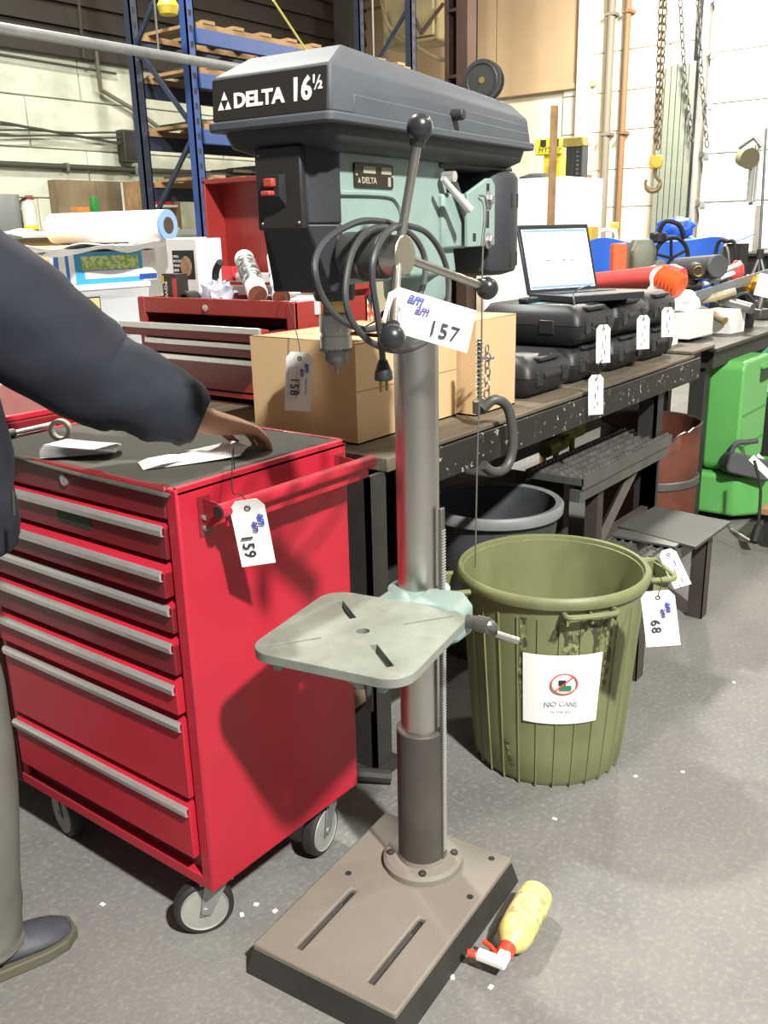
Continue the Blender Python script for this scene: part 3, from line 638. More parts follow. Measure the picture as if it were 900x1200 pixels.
q(G().cyl((1.60, 1.39, .24), (3.62, 1.39, .24), .022, n=14), 'stretcher_pipe', mat('rusty_pipe', hexc('6d5b48'), .6, var=.6, vscale=15))
q(G().cyl((1.69, 1.30, .02), (1.60, 1.44, .03), .02, n=10), 'levelling_jack', irond_m)

# cardboard boxes
def carton(name, label, x0, x1, y0, y1, z0, z1, flaps=True, group=None):
    t = thing('cardboard_box', label, 'box', ((x0 + x1) / 2, (y0 + y1) / 2, z0), 0, group); q = P_(t); s = .005
    q(G().box(x0, x1, y0, y0 + s, z0, z1).box(x0, x1, y1 - s, y1, z0, z1).box(x0, x0 + s, y0 + s, y1 - s, z0, z1).box(x1 - s, x1, y0 + s, y1 - s, z0, z1).box(x0, x1, y0, y1, z0, z0 + s), 'box_wall', card_m, sm=0)
    if flaps:
        zz = z1; f = .5 * min(x1 - x0, y1 - y0)
        for nm, r in (('f', [(x0, y0, zz), (x1, y0, zz), (x1 - .02, y0 + f, zz - .045), (x0 + .03, y0 + f, zz - .04)]), ('b', [(x0, y1, zz), (x1, y1, zz), (x1 - .02, y1 - f, zz - .035), (x0 + .02, y1 - f, zz - .03)]), ('l', [(x0, y0 + .01, zz), (x0, y1 - .01, zz), (x0 + f, y1 - .02, zz - .01), (x0 + f, y0 + .03, zz - .012)]), ('r', [(x1, y0 + .01, zz), (x1, y1 - .01, zz), (x1 - f, y1 - .02, zz - .008), (x1 - f, y0 + .03, zz - .014)])):
            q(G().poly(r), 'flap', card_m, solid=.004)
    return t, q
b1, q1 = carton('b', 'tan cardboard box with tag 158, at the left end of the bench behind the chuck', 1.84, 2.322, 1.50, 1.882, .88, 1.15)
q1(G().box(1.838, 2.3225, 1.4985, 1.4995, 1.022, 1.0235), 'fold_line', mat('fold_shade', hexc('a88553'), .8)); 
tag('t158', 'cream lot tag numbered 158 hanging on the side of the cardboard box', frame((1.785,1.645,1.109), (.6, -.78, -.08), (.02, .03, 1)), '158', w_=.07, h=.155, rect=True,
    tail=[(1.79,1.646,1.117), (1.8,1.659,1.147), (1.83,1.704,1.209), (1.9,1.788,1.252), (2.087,1.97,1.256)])
b2, q2 = carton('b', 'narrow tan carton standing between the larger box and the black cases', 2.335, 2.575, 1.44, 1.80, .88, 1.165, False)
q2(G().poly([(2.335, 1.44, 1.165), (2.575, 1.44, 1.165), (2.57, 1.62, 1.166), (2.34, 1.62, 1.166)]), 'flap', card_m, solid=.004)
q2(G().poly([(2.335, 1.8, 1.165), (2.575, 1.8, 1.165), (2.57, 1.63, 1.17), (2.34, 1.63, 1.17)]), 'flap', card_m, solid=.004)

# black moulded cases, handle end towards the bench edge
case_m = mat('case_black', hexc('26272a'), .48, var=.3, vscale=8, bump=.15, bscale=150)
def case(label, x0, z0, y0=1.42, w_=.315, L_=.42, h=.139, sticker=False):
    t = thing('tool_case', label, 'case', (x0 + w_ / 2, y0 + L_ / 2, z0), 0, 'black moulded tool cases'); q = P_(t)
    def half(za, zb, zm, ins):   # shell halves, tapering away from the seam
        r0 = [(p[0], p[1], zm) for p in rrect(x0, x0 + w_, y0, y0 + L_, .03, 3)]
        r1 = [(p[0], p[1], za) for p in rrect(x0 + .004, x0 + w_ - .004, y0 + .006, y0 + L_ - .006, .03, 3)]
        r2 = [(p[0], p[1], zb) for p in rrect(x0 + ins, x0 + w_ - ins, y0 + ins * 1.6, y0 + L_ - ins, .03, 3)]
        return [r0, r1, r2]
    zm = z0 + h * .5
    bs = q(G().loft(half(z0 + .03, z0, zm - .001, .025)), 'case_base', case_m, sm=45)
    ld = q(G().loft(half(z0 + h - .035, z0 + h, zm + .001, .03)), 'case_lid', case_m, sm=45)
    # recessed grip: a hollow on top near the front with a bar
    q(G().plate(x0 + .085, x0 + w_ - .085, y0 + .008, y0 + .095, z0 + h - .022, z0 + h - .006, [(x0 + .105, x0 + w_ - .105, y0 + .03, y0 + .08)]), 'grip_frame', case_m, ld, bev=.006, seg=3)
    q(G().box(x0 + .105, x0 + w_ - .105, y0 + .03, y0 + .08, z0 + h - .045, z0 + h - .03), 'grip_well', black_m, ld)
    q(G().cyl((x0 + .1, y0 + .012, zm), (x0 + w_ - .1, y0 + .012, zm), .016, n=12), 'case_handle', case_m)
    for xx in (x0 + .045, x0 + w_ - .085): q(G().box(xx, xx + .04, y0 - .004, y0 + .012, zm - .03, zm + .022), 'latch', black_m, bev=.004)
    q(G().box(x0 - .004, x0 + .01, y0 + .1, y0 + .16, zm - .03, zm + .02), 'side_latch', black_m, bev=.004)
    if sticker: q(G().box(x0 + .06, x0 + .13, y0 + .2, y0 + .3, z0 + h, z0 + h + .0008), 'sticker', mat('sticker_teal', hexc('6fa6b0'), .5), ld)
    return t
xs_ = (2.64, 2.985, 3.325, 3.66)
case('black moulded tool case lying alone at the left of the cases, beside the carton', xs_[0], .88, sticker=True)
case('black tool case at the bottom of the first two-high stack', xs_[1], .88, 1.43)
case('black tool case on top of the first two-high stack, nearest the carton', xs_[1] - .01, 1.0205, 1.41, sticker=True)
case('black tool case at the bottom of the middle stack under the laptop', xs_[2], .88, 1.43)
case('black tool case directly under the front of the laptop, top of the middle stack', xs_[2], 1.0205, 1.42)
case('black tool case at the bottom of the right-hand stack beside the white boxes', xs_[3], .88, 1.43)
case('black tool case on top of the right-hand stack beside the white boxes', xs_[3], 1.0205, 1.43)
for (x, y_, z_), lb, ln in (((2.845, 1.318, .945), 'white lot tag hanging lowest, over the bench front beam', .125), ((3.07, 1.40, 1.088), 'white lot tag hanging from the nearer stack of black cases', .125), ((3.45, 1.405, 1.09), 'white lot tag hanging from the middle stack of black cases', .12), ((3.72, 1.41, 1.10), 'white lot tag hanging from the farthest stack of black cases', .11)):
    tag('tc', lb, frame((x + .03, y_ - .022, z_ - .015), (.62, -.5, 0), (.05, 0, 1)), None, w_=.055, h=ln + .01, tail=[(x + .03, y_ - .02, z_ + .006), (x + .03, y_ + .004 + (.09 if y_ < 1.35 else 0), z_ + .02)])
    for k in range(3):
        x9 = COL.objects[-1]

# laptop
lapm = mat('laptop_dark', hexc('2d2f33'), .4)
lt = thing('laptop', 'open laptop with a bright white screen on top of the black cases', 'laptop', (3.35, 1.66, 1.1605), radians(-22))
def ll(g, name, m, p=lt, **k): return g.build(name, m, p, **k)
base_ = ll(G().box(-.18, .18, -.25, 0, 0, .026), 'laptop_base', lapm, bev=.004)
ll(G().box(-.155, .155, -.125, -.03, .026, .0268), 'keyboard', black_m, base_)
for r in range(5):
    for c_ in range(12):
        ll(G().box(-.152 + c_ * .0257, -.152 + c_ * .0257 + .0215, -.122 + r * .0185, -.122 + r * .0185 + .015, .0268, .029), 'key', black_m, base_)
ll(G().box(-.045, .045, -.225, -.155, .026, .0265), 'touchpad', mat('pad', (.05, .05, .055), .4), base_)
ML = TR(0, 0, .02) @ Matrix.Rotation(radians(-17), 4, 'X')
sc_ = G(ML).box(-.18, .18, 0, .011, 0, .268).build('screen_lid', lapm, lt, bev=.003)
scr = mat('screen_glow', (.86, .93, 1.0), .3, emit=.42)
sp_ = G(ML).box(-.165, .165, -.0012, 0, .018, .25).build('screen_panel', scr, sc_)
bl_ = mat('screen_blue', hexc('7f9bc8'), .4, emit=.25)
for k, q_ in enumerate(((-.16, .16, .238, .248), (-.16, .16, .02, .03))): G(ML).box(q_[0], q_[1], -.0018, -.0012, q_[2], q_[3]).build('screen_bar', bl_, sp_)
for k in range(5): G(ML).box(-.105 + k * .04, -.085 + k * .04, -.0018, -.0012, .125, .129).build('screen_mark', mat('screen_grey', hexc('5d6978'), .4, emit=.1), sp_)
for k in range(8): G(ML).box(.11, .16, -.0018, -.0012, .05 + k * .02, .0535 + k * .02).build('screen_mark', bl_, sp_)
G().tube(smooth_path([(3.348,1.55,1.21), (3.154,1.5,1.21), (3.1,1.5,1.192), (3.028,1.45,1.148), (3.067,1.42,1.092), (3.091,1.39,1.055), (3.149,1.38,0.988), (3.044,1.37,0.952)], 6), .0028, 7).single('laptop_cable', cordm, 'thin black cable hanging from the laptop over the tool cases', 'cable')
G().box(2.83, 2.90, 1.60, 1.66, 1.1455, 1.163).build('x', black_m)
bpy.data.objects.remove(bpy.data.objects['x'])
ms = thing('charger_block', 'small black charger block lying on the case near the laptop', 'charger', (3.06, 1.66, 1.1605)); G().box(-.045, .045, -.02, .02, 0, .02).build('charger_body', black_m, ms, bev=.006)
G().tube(smooth_path([(.045, 0, .01), (.09, .0, .004), (.14, .02, .004)], 4), .002, 6).build('charger_lead', cordm, ms)
# dark jacket lump behind the cases
def blob(c, r, sc, seed, amp=.25, n=28, fr=2.5):
    g = G(); m = n // 2; rows = []
    for i in range(m + 1):
        th = pi * i / m; row = []
        for k in range(n):
            ph = 2 * pi * k / n; d = Vector((sin(th) * cos(ph), sin(th) * sin(ph), -cos(th)))
            if i in (0, m): d = Vector((0, 0, -cos(th)))
            rr = r * (1 + amp * noise.noise(d * fr + Vector((seed, 0, 0))))
            p = Vector((d.x * rr * sc[0], d.y * rr * sc[1], max(-.98 * r * sc[2] * .8, d.z * rr * sc[2]))); row.append(tuple(Vector(c) + p))
        rows.append(row)
    return g.loft(rows)
blob((2.80, 1.98, 1.08), .12, (1.5, .7, .75), 3, .5).tube(smooth_path([(2.62, 1.99, 1.13), (2.75, 1.96, 1.17), (2.95, 1.98, 1.19), (3.02, 2.0, 1.12)], 5), [.03] * 16, 10).single('dark_bag', mat('dark_cloth', (.02, .021, .024), .85, bump=.3, bscale=40), 'crumpled dark cloth bag behind the black cases', 'bag', sm=60)
blob((2.62, 2.15, 1.03), .15, (.8, .8, 1), 9, .35).single('rag_heap', mat('rag_mixed', hexc('c9bb9a'), .85, var=1, vscale=22, col2=hexc('a8412a'), thr=(.5, .55)), 'heap of cream and orange rags behind the cartons', 'rags', sm=60)

# C-clamp hooked on the bench edge with its screw and chain
cc = thing('c_clamp', 'grey C-clamp fixed to the bench edge beside the black case', 'clamp', (2.22, 1.30, .73)); qc = P_(cc)
clm = mat('clamp_grey', hexc('5b5b57'), .5, metal=.4, var=.5, vscale=14)
qc(G().tube(smooth_path([(2.206,1.335,0.935), (2.229,1.31,0.96), (2.263,1.29,0.937), (2.277,1.28,0.876), (2.28,1.28,0.8), (2.25,1.285,0.757), (2.191,1.29,0.759), (2.151,1.3,0.786)], 5), .0145, 12), 'clamp_frame', clm)
zt_ = (2.217,1.355,1.128); zb_ = (2.22,1.355,0.953)
pts = []
a_, b_ = Vector(zt_), Vector(zb_)
qc(G().cyl(a_, b_ - Vector((0, 0, .02)), .0065, n=10), 'clamp_screw', clm)
hl = []
for k in range(14 * 10): t = k / 140; p = a_.lerp(b_, t); hl.append((p.x + .0095 * cos(2 * pi * k / 10), p.y + .0095 * sin(2 * pi * k / 10), p.z))
qc(G().tube(hl, .002, 5), 'spring', zinc_m)
qc(G().lathe([(.02, b_.z - .035), (.021, b_.z), (.012, b_.z + .006)], 14, c=(b_.x, b_.y)), 'swivel_pad', clm)
ckn = mat('chain_grey', (.3, .28, .24), .45, .7)
for k in range(7):
    p = a_ + Vector((.022 + .004 * (k % 2), -.012, -.03 - k * .021)); M_ = Matrix.Translation(p) @ Matrix.Rotation(k * 1.5, 4, 'Z') @ Matrix.Rotation(pi / 2, 4, 'X')
    qc(G(M_).tube([(.009 * cos(2 * pi * j / 10), .0135 * sin(2 * pi * j / 10), 0) for j in range(10)], .0025, 5, closed=True), 'chain_link', ckn)
qc(G().cyl(a_ + Vector((-.01, -.01, -.05)), a_ + Vector((.045, -.02, -.055)), .004, n=8), 'wing_bar', ckn)
G().tube(smooth_path([(1.4937,0.9151,1.481), (1.51,0.9125,1.477), (1.515,0.913,1.45), (1.502,0.9118,1.39), (1.4914,0.9069,1.314), (1.4904,0.9068,1.188), (1.4784,0.9058,1.025), (1.4735,0.9053,0.888), (1.4715,0.9052,0.772)], 5), .0016, 6).single('hanging_wire', mat('wire_grey', (.16, .15, .13), .5, .5), 'thin twisted wire hanging from the press motor bracket into the olive bin', 'wire')

# papers on the cabinet mat
for k in range(9):
    a0 = radians(4 + k * 2.2); c0 = Vector((1.076,1.616,1.005)); z = 1.0005 + k * .002
    M_ = Matrix.Translation((c0.x, c0.y, z)) @ Matrix.Rotation(radians(-46 - k * 4.5), 4, 'Z')
    g = G(M_); g.grid(lambda u, v: ((u - .5) * .15, (v - .5) * .065, .0006 + .004 * u * u), 5, 2)
    g.single('paper_tag', paper_m, 'white paper slip in the fanned pile by the tape roll, left on the cabinet mat', 'paper', 'fanned paper slips left on the mat', solid=.0006, sm=0)
for k in range(7):
    c0 = Vector((1.151,1.368,1.005)); z = 1.0005 + k * .0015
    M_ = Matrix.Translation((c0.x + .004 * k, c0.y, z)) @ Matrix.Rotation(radians(-30 + k * 2.5), 4, 'Z')
    G(M_).grid(lambda u, v: ((u - .5) * .19, (v - .5) * .066, .0006 + .006 * u * u), 5, 2).single('paper_tag', paper_m, 'white paper slip in the pile under the reaching hand', 'paper', 'paper slips under the hand', solid=.0006, sm=0)
c0 = Vector((1.127,1.754,1.02))
Mt = frame((c0.x, c0.y, 1.002 + .024), (.6, -.8, 0), (.0, .0, 1))
g = G(Mt); ri, ro = .016, .024
g.loft([[(r * cos(2 * pi * k / 28), r * sin(2 * pi * k / 28), z) for k in range(28)] for r, z in ((ri, 0), (ro, 0), (ro, .018), (ri, .018), (ri, 0))], cap=False).single('tape_roll', mat('tape_clear', (.7, .68, .6), .4), 'small roll of clear tape standing on the mat behind the slips', 'tape roll')
# second red cabinet and chrome rod at far left
rc2 = thing('side_cabinet', 'second red tool cabinet just behind the rolling one, seen under the sleeve', 'tool cabinet', (1.25, 2.25, 0)); qq = P_(rc2)
qq(G().box(1.03, 1.50, 1.985, 2.55, .1, 1.015), 'cabinet_body', redd_m, bev=.005)
qq(G().box(1.03, 1.50, 1.985, 1.997, 1.015, 1.03), 'top_lip', red_m, bev=.003)
for k in range(5): qq(G().box(1.018, 1.03, 2.0, 2.53, .14 + k * .17, .29 + k * .17), 'drawer_front', redd_m, bev=.003)
rd = thing('chrome_rod', 'chrome rod with a grey socket end lying along the back edge of the mat', 'rod', (1.2, 1.9, 1.005)); qr = P_(rd)
qr(G().cyl((1.077,1.893,1.008), (1.202,1.905,1.008), .006, n=12), 'rod_shaft', chrome_m); qr(G().cyl((1.058,1.89,1.008), (1.096,1.897,1.008), .01, n=12), 'socket_end', steeld_m)

# ------------------------------------------------------------------ red top chest with open lid
tc = thing('top_chest', 'red top tool chest with raised lid, a drawer pulled out and clutter in its tray', 'tool chest', (2.28, 2.32, .88)); qt = P_(tc)
cx0, cx1, cy0, cy1, cz0, cz1 = 2.106, 2.465, 1.95, 2.705, .883, 1.222
redc = mat('chest_red', hexc('94302c'), .42, var=.3, vscale=5, coat=.2)
for a in (cy0, cy1 - .012): qt(G().box(cx0, cx1, a, a + .012, cz0, cz1), 'chest_side', redc, bev=.002)
qt(G().box(cx1 - .01, cx1, cy0, cy1, cz0, cz1), 'chest_back', redc); qt(G().box(cx0, cx1, cy0, cy1, cz0, cz0 + .02), 'chest_bottom', redc)
qt(G().box(cx0 + .002, cx1 - .01, cy0 + .01, cy1 - .01, cz1 - .05, cz1 - .045), 'tray_floor', redc)
qt(G().box(cx0, cx0 + .012, cy0, cy1, cz1 - .05, cz1 + .004), 'front_rail', redc, bev=.003)
for a in (cy0, cy1 - .035): qt(G().box(cx0 - .002, cx0 + .012, a, a + .035, cz0, cz1), 'stile', redc, bev=.002)
qt(G().lathe([(.011, 0), (.011, .005), (.008, .007)], 18, M=frame((2.104,2.351,1.195), (0, -1, 0), (0, 0, 1))), 'lock', chrome_m)
def drawer(z0, z1, out):
    d = qt(G().box(cx0 - out, cx0 - out + .014, cy0 + .04, cy1 - .04, z0, z1), 'drawer', redc, bev=.002)
    if out > .05: qt(G().box(cx0 - out, cx0 + .06, cy0 + .045, cy0 + .05, z0, z1 - .01).box(cx0 - out, cx0 + .06, cy1 - .05, cy1 - .045, z0, z1 - .01).box(cx0 - out, cx0 + .2, cy0 + .045, cy1 - .045, z0, z0 + .004), 'drawer_tray', redd_m, d)
    qt(G().box(cx0 - out - .012, cx0 - out, cy0 + .04, cy1 - .04, z1 - .016, z1 + .003), 'drawer_pull', chrome_m, d, bev=.002)
drawer(1.108, 1.15, .11); drawer(1.04, 1.085, .008); drawer(.925, 1.032, .004); qt(G().box(cx0, cx0 + .012, cy0, cy1, cz0, .918), 'base_rail', redc, bev=.002)
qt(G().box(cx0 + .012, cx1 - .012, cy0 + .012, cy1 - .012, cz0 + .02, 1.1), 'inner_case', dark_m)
lx = cx1 + .002
ld = qt(G().box(lx + .012, lx + .02, cy0, 2.64, cz1 + .0, 1.615), 'lid_panel', redc)
for r in ((lx - .075, lx + .02, 2.628, 2.64, cz1 + .02, 1.615), (lx - .075, lx + .02, cy0, cy0 + .012, cz1 + .02, 1.615), (lx - .075, lx + .02, cy0, 2.64, 1.605, 1.62)): qt(G().box(*r), 'lid_edge', redc, ld, bev=.002)
# things in the tray
zt = cz1 - .044
def boxx(name, label, cat, c, dims, rz, m, tilt=0, group=None, bev=.002):
    M_ = Matrix.Translation(c) @ Matrix.Rotation(rz, 4, 'Z') @ Matrix.Rotation(tilt, 4, 'Y'); dx, dy_, dz = dims
    t = bpy.data.objects.new(name, None); COL.objects.link(t); t.matrix_world = M_; T[t.name] = M_; t.empty_display_size = .03; setp(t, label, cat, group)
    G().box(-dx / 2, dx / 2, -dy_ / 2, dy_ / 2, 0, dz).build('box_body', m, t, bev=bev); return t
def front(t, name, m, x, y0, y1, z0, z1): return G().box(x - .0012, x, y0, y1, z0, z1).build(name, m, t)
wbx = mat('white_carton', (.8, .8, .78), .6); blk = mat('label_black', (.018, .016, .016), .5)
t = boxx('white_carton', 'white carton with a black picture label, standing at the back left of the chest tray', 'carton', (2.32, 2.63, zt), (.12, .16, .24), 0, wbx)
f_ = front(t, 'picture_label', blk, -.06, -.065, .05, .10, .20)
G().sphere((-.0605, -.02, .145), .035, 14, (.05, 1, 1.1)).build('label_picture', mat('tan_print', hexc('b49472'), .6, var=.8, vscale=40, col2=hexc('4b3b2d')), f_)
ML2 = frame((-.0625, .046, .188), (0, -1, 0), (0, 0, 1))
for k in range(4): txt('label_lettering', ('DRILL', 'BITS SET', 'MIXED', 'SIZES')[k], decal, f_, ML2 @ TR(0, -.013 - k * .016, 0), .012)
t = boxx('red_black_box', 'small red and black printed box in front of the white carton', 'box', (2.16, 2.56, zt), (.05, .085, .125), radians(-6), mat('print_black', (.03, .025, .02), .5))
f_ = front(t, 'red_flash', mat('print_red2', hexc('c63a36'), .5), -.025, -.042, .042, 0, .035); front(t, 'red_flash', MATS['print_red2'], -.0255, -.042, -.02, .035, .11)
txt('box_lettering', 'POWER', decal, t, frame((-.0265, .028, .10), (0, 0, -1), (0, -1, 0)), .024)
front(t, 'yellow_mark', mat('print_yellow', hexc('d7b53a'), .5), -.026, .03, .04, .09, .118)
g = G(frame((2.17, 2.475, zt + .035), (0, -1, 0), (0, 0, 1)))
g.loft([[(r * cos(2 * pi * k / 24), r * sin(2 * pi * k / 24), z) for k in range(24)] for r, z in ((.024, 0), (.034, 0), (.034, .05), (.024, .05), (.024, 0))], cap=False).single('tape_roll', mat('tape_black', (.03, .03, .03), .5), 'roll of black tape with white core beside the red and black box', 'tape roll')
bagm = mat('plastic_bag', hexc('b9b9c6'), .25, var=.6, vscale=14, col2=hexc('7d7a97'), coat=.5, bump=.5, bscale=25)
blob((2.22, 2.41, zt + .045), .06, (1, 1, .85), 5, .5, fr=4).single('plastic_bag', bagm, 'crumpled clear plastic bag in the middle of the chest tray', 'bag', sm=60)
G().tube(smooth_path([(2.25, 2.45, zt + .02), (2.25, 2.45, zt + .12), (2.23, 2.40, zt + .16)], 4), .013, 10).single('black_handle', black_m, 'black tool handle sticking up out of the chest tray', 'tool', bev=.002)  # just a black handle, no particular tool
for i, (pa1, pb1, r, lab) in enumerate((((2.203,2.2,1.225), (2.42,2.483,1.344), .034, 'upright spray can with a grey label, leaning in the chest tray'),)):
    A_, B_ = Vector((2.13,2.13,1.242)), Vector((2.3,2.355,1.347)); A_.z = max(A_.z, zt + .035)
    t = thing('spray_can', lab, 'can', tuple(A_)); qs = P_(t); d = (B_ - A_)
    qs(G().cyl(A_, B_, r, n=28), 'can_body', wbx, bev=.004); qs(G().cyl(A_ + d * .22, A_ + d * .86, r + .0008, n=28), 'can_label', mat('can_label', hexc('4a4a4a'), .45, var=1, vscale=55, col2=hexc('b5b5b0'), thr=(.5, .56)))
    qs(G().cyl(B_, B_ + d.normalized() * .03, .026, .022, n=24), 'can_cap', black_m, bev=.003); qs(G().cyl(A_ - d.normalized() * .002, A_, .03, n=24), 'can_bottom', mat('can_bottom', hexc('8b5b4a'), .4, .5))
A_, B_ = Vector((2.13,2.026,1.236)), Vector((2.3,2.205,1.35)); A_.z = max(A_.z, zt + .035)
t = thing('cartridge_tube', 'white sealant cartridge with blue lettering beside the spray can', 'tube', tuple(A_)); qs = P_(t); d = B_ - A_
qs(G().cyl(A_, B_, .03, n=28), 'tube_body', wbx); qs(G().cyl(A_ - d.normalized() * .002, A_, .028, n=24), 'tube_bottom', mat('can_bottom', (0, 0, 0)))
qs(G().cyl(A_ + d * .05, A_ + d * .6, .0304, n=28), 'tube_label', mat('tube_label', (.78, .78, .78), .5, var=1, vscale=30, col2=hexc('2f3f9a'), thr=(.55, .58)))
boxx('red_mini_box', 'small bright red box behind the long white cartons', 'box', (2.39, 2.52, zt + .09), (.04, .06, .05), 0, mat('bright_red', hexc('c8303a'), .5))
for k in range(2):
    boxx('long_carton', ('long flat white carton lying on top at the back of the tray', 'long flat white carton lying beneath another at the back of the tray')[k], 'carton', (2.40 - .03 * k, 2.36, zt + .085 - .042 * k), (.045, .34, .032), radians(6 * k - 3), wbx)
boxx('wrench_set', 'grey and red tools lying in the pulled-out drawer', 'tools', (2.06, 2.07, 1.118), (.03, .07, .022), 0, mat('tool_red', hexc('b33a35'), .4))
boxx('folded_sheet', 'pale blue folded sheet at the right of the chest tray', 'paper', (2.25, 2.02, zt), (.16, .10, .05), .5, mat('paper_blue', hexc('b8c4c8'), .7))
boxx('grey_carton', 'grey carton lying deep in the chest tray', 'carton', (2.33, 2.2, zt), (.14, .2, .05), .1, mat('grey_carton', hexc('8d8c86'), .7))

# ------------------------------------------------------------------ rear table with bins, boxes and paper roll
tb = thing('rear_table', 'white-topped table behind the chest carrying plastic bins and boxes', 'table', (2.4, 3.15, 0)); qb = P_(tb)
qb(G().box(1.3, 3.5, 2.78, 3.6, .86, .90), 'table_top', wbx, bev=.005)
for xx in (1.34, 3.4):
    for yy in (2.82, 3.5): qb(G().box(xx, xx + .05, yy, yy + .05, 0, .86), 'table_leg', steeld_m)
clearm = mat('clear_plastic', (.75, .8, .84), .25, alpha=.55, coat=.3)
def binbox(label, x0, x1, y0, y1, z0, z1):
    t = thing('storage_bin', label, 'bin', ((x0 + x1) / 2, (y0 + y1) / 2, z0), 0, 'clear lidded bins'); q = P_(t)
    q(G().box(x0 + .015, x1 - .015, y0 + .015, y1 - .015, z0, z1 - .02, top=-.01), 'bin_tub', clearm, bev=.006)
    q(G().box(x0, x1, y0, y1, z1 - .022, z1), 'bin_lid', wbx, bev=.004)
    q(G().box(x0 + .03, x1 - .03, y0 + .03, y1 - .03, z0 + .01, z1 - .06), 'contents', mat('bin_contents', hexc('aeb4b8'), .7, var=.7, vscale=18, col2=hexc('d8d8d2')))
    l_ = q(G().box(x0 + .01, x0 + .165, y0 + .0015, y0 + .004, z0 + .012, z1 - .045), 'bin_label', blk)
    q(G().box(x0 + .055, x0 + .16, y0, y0 + .0015, z0 + (z1 - z0) * .48, z1 - .05), 'label_window', mat('label_tan', hexc('d9c58a'), .6), l_)
    q(G().sphere((x0 + .04, y0 + .001, z0 + .045), .02, 12, (1.2, .05, 1)), 'label_picture', MATS['tan_print'], l_)
    for k in range(2): txt('label_lettering', ('STORAGE', 'CONTAINER')[k], decal, l_, frame((x0 + .07, y0 - .0008, z0 + .045 - k * .016), (1, 0, 0), (0, 0, 1)), .013, space='w')
    return t
binbox('clear storage bin with white lid, uppermost, under the blue and green box', 1.99, 2.40, 2.99, 3.35, 1.09, 1.262)
binbox('clear storage bin with white lid, underneath the other bin', 1.97, 2.42, 2.97, 3.37, .90, 1.088)
binbox('clear storage bin half hidden behind the red drawer', 2.45, 2.85, 2.97, 3.32, .90, 1.06)
t = boxx('wipes_box', 'flat blue and green printed box on the upper storage bin', 'box', (2.27, 3.10, 1.263), (.38, .16, .115), 0, wbx)
def fr(name, m, x0, x1, z0, z1, d=.0012, p=None): return G().box(x0, x1, -.08 - d, -.08, z0, z1).build(name, m, p or t)
fr('print_blue', mat('box_blue', hexc('3fa8d8'), .5), -.19, .12, 0, .115, .001)
for a_, b_ in ((-.045, -.025), (.02, .05)): G().box(-.1912, -.19, a_, b_, 0, .115).build('print_stripe', mat('stripe_blue', hexc('2f6fc0'), .5), t)
fr('print_green', mat('leafy_green', hexc('8fc04a'), .5, var=1, vscale=60, col2=hexc('d9e8a8'), thr=(.45, .55)), -.16, .10, .05, .10, .0018)
fr('print_white', wbx, -.15, .185, .018, .046, .0018); fr('print_panel', mat('deep_blue', hexc('264a9a'), .5), .10, .185, .006, .026, .003)
G().loft([[(.10 + a, -.083, .04 + b), (.10 + a, -.0815, .04 + b)] for a, b in ((0, 0), (.05, .02), (.075, .06), (.03, .045))], closed=False, cap=False).build('print_leaf', mat('leaf_light', hexc('a9d04e'), .5), t)
boxx('brown_box', 'open brown cardboard box behind the blue and green box', 'box', (2.12, 3.32, 1.263), (.42, .2, .14), 0, card_m)
boxx('white_carton', 'large plain white carton beside the blue and green box', 'carton', (2.72, 3.2, 1.062), (.30, .25, .36), 0, wbx)
boxx('white_carton', 'plain white carton lying under the paper roll', 'carton', (2.42, 3.42, 1.263), (.9, .16, .13), 0, wbx)
# paper roll and crumpled sheets
A_, B_ = Vector((2.27, 3.40, 1.468)), Vector((2.40, 2.86, 1.468))
t = thing('paper_roll', 'wide roll of white plotter paper with a pale blue end, on top of the cartons', 'paper roll', (2.27, 3.05, 1.41)); qp = P_(t)
qp(G().cyl(A_, B_, .058, n=36), 'roll_paper', paper_m)
d = (B_ - A_).normalized(); Mr = frame(B_, (-d.y, d.x, 0), (0, 0, 1))
if (Mr.col[2].xyz).dot(d) < 0: Mr = frame(B_, (d.y, -d.x, 0), (0, 0, 1))
g = G(Mr); g.loft([[(r * cos(2 * pi * k / 32), r * sin(2 * pi * k / 32), z) for k in range(32)] for r, z in ((.03, -.004), (.0585, -.004), (.0585, .005), (.03, .005), (.03, -.004))], cap=False); qp(g, 'blue_end', mat('end_blue', hexc('86aede'), .6), label='pale blue roll end')
qp(G(Mr).cyl((0, 0, -.002), (0, 0, .0065), .031, n=24), 'core', mat('core_brown', hexc('4b3a2e'), .8))
for k, (c, s_, rz) in enumerate((((1.95, 3.02, 1.408), (.46, .22), -.25), ((2.2, 2.98, 1.402), (.5, .2), -.1), ((2.55, 3.08, 1.404), (.36, .2), .25), ((1.85, 3.12, 1.45), (.3, .2), .3))):
    M_ = Matrix.Translation(c) @ Matrix.Rotation(rz, 4, 'Z')
    G(M_).grid(lambda u, v: ((u - .5) * s_[0] + .02 * sin(v * 7), (v - .5) * s_[1] + .015 * sin(u * 9 + k), .03 * noise.noise((u * 3, v * 3, k * 7)) - .03 * v * (k < 2)), 14, 8).single('loose_sheet', paper_m, ('loose white sheet drooping at the far left under the roll', 'loose white sheet hanging forward under the middle of the roll', 'loose white sheet lying right of the roll end', 'loose white sheet rising behind the left end of the roll')[k], 'paper', 'loose plotter sheets', solid=.001)

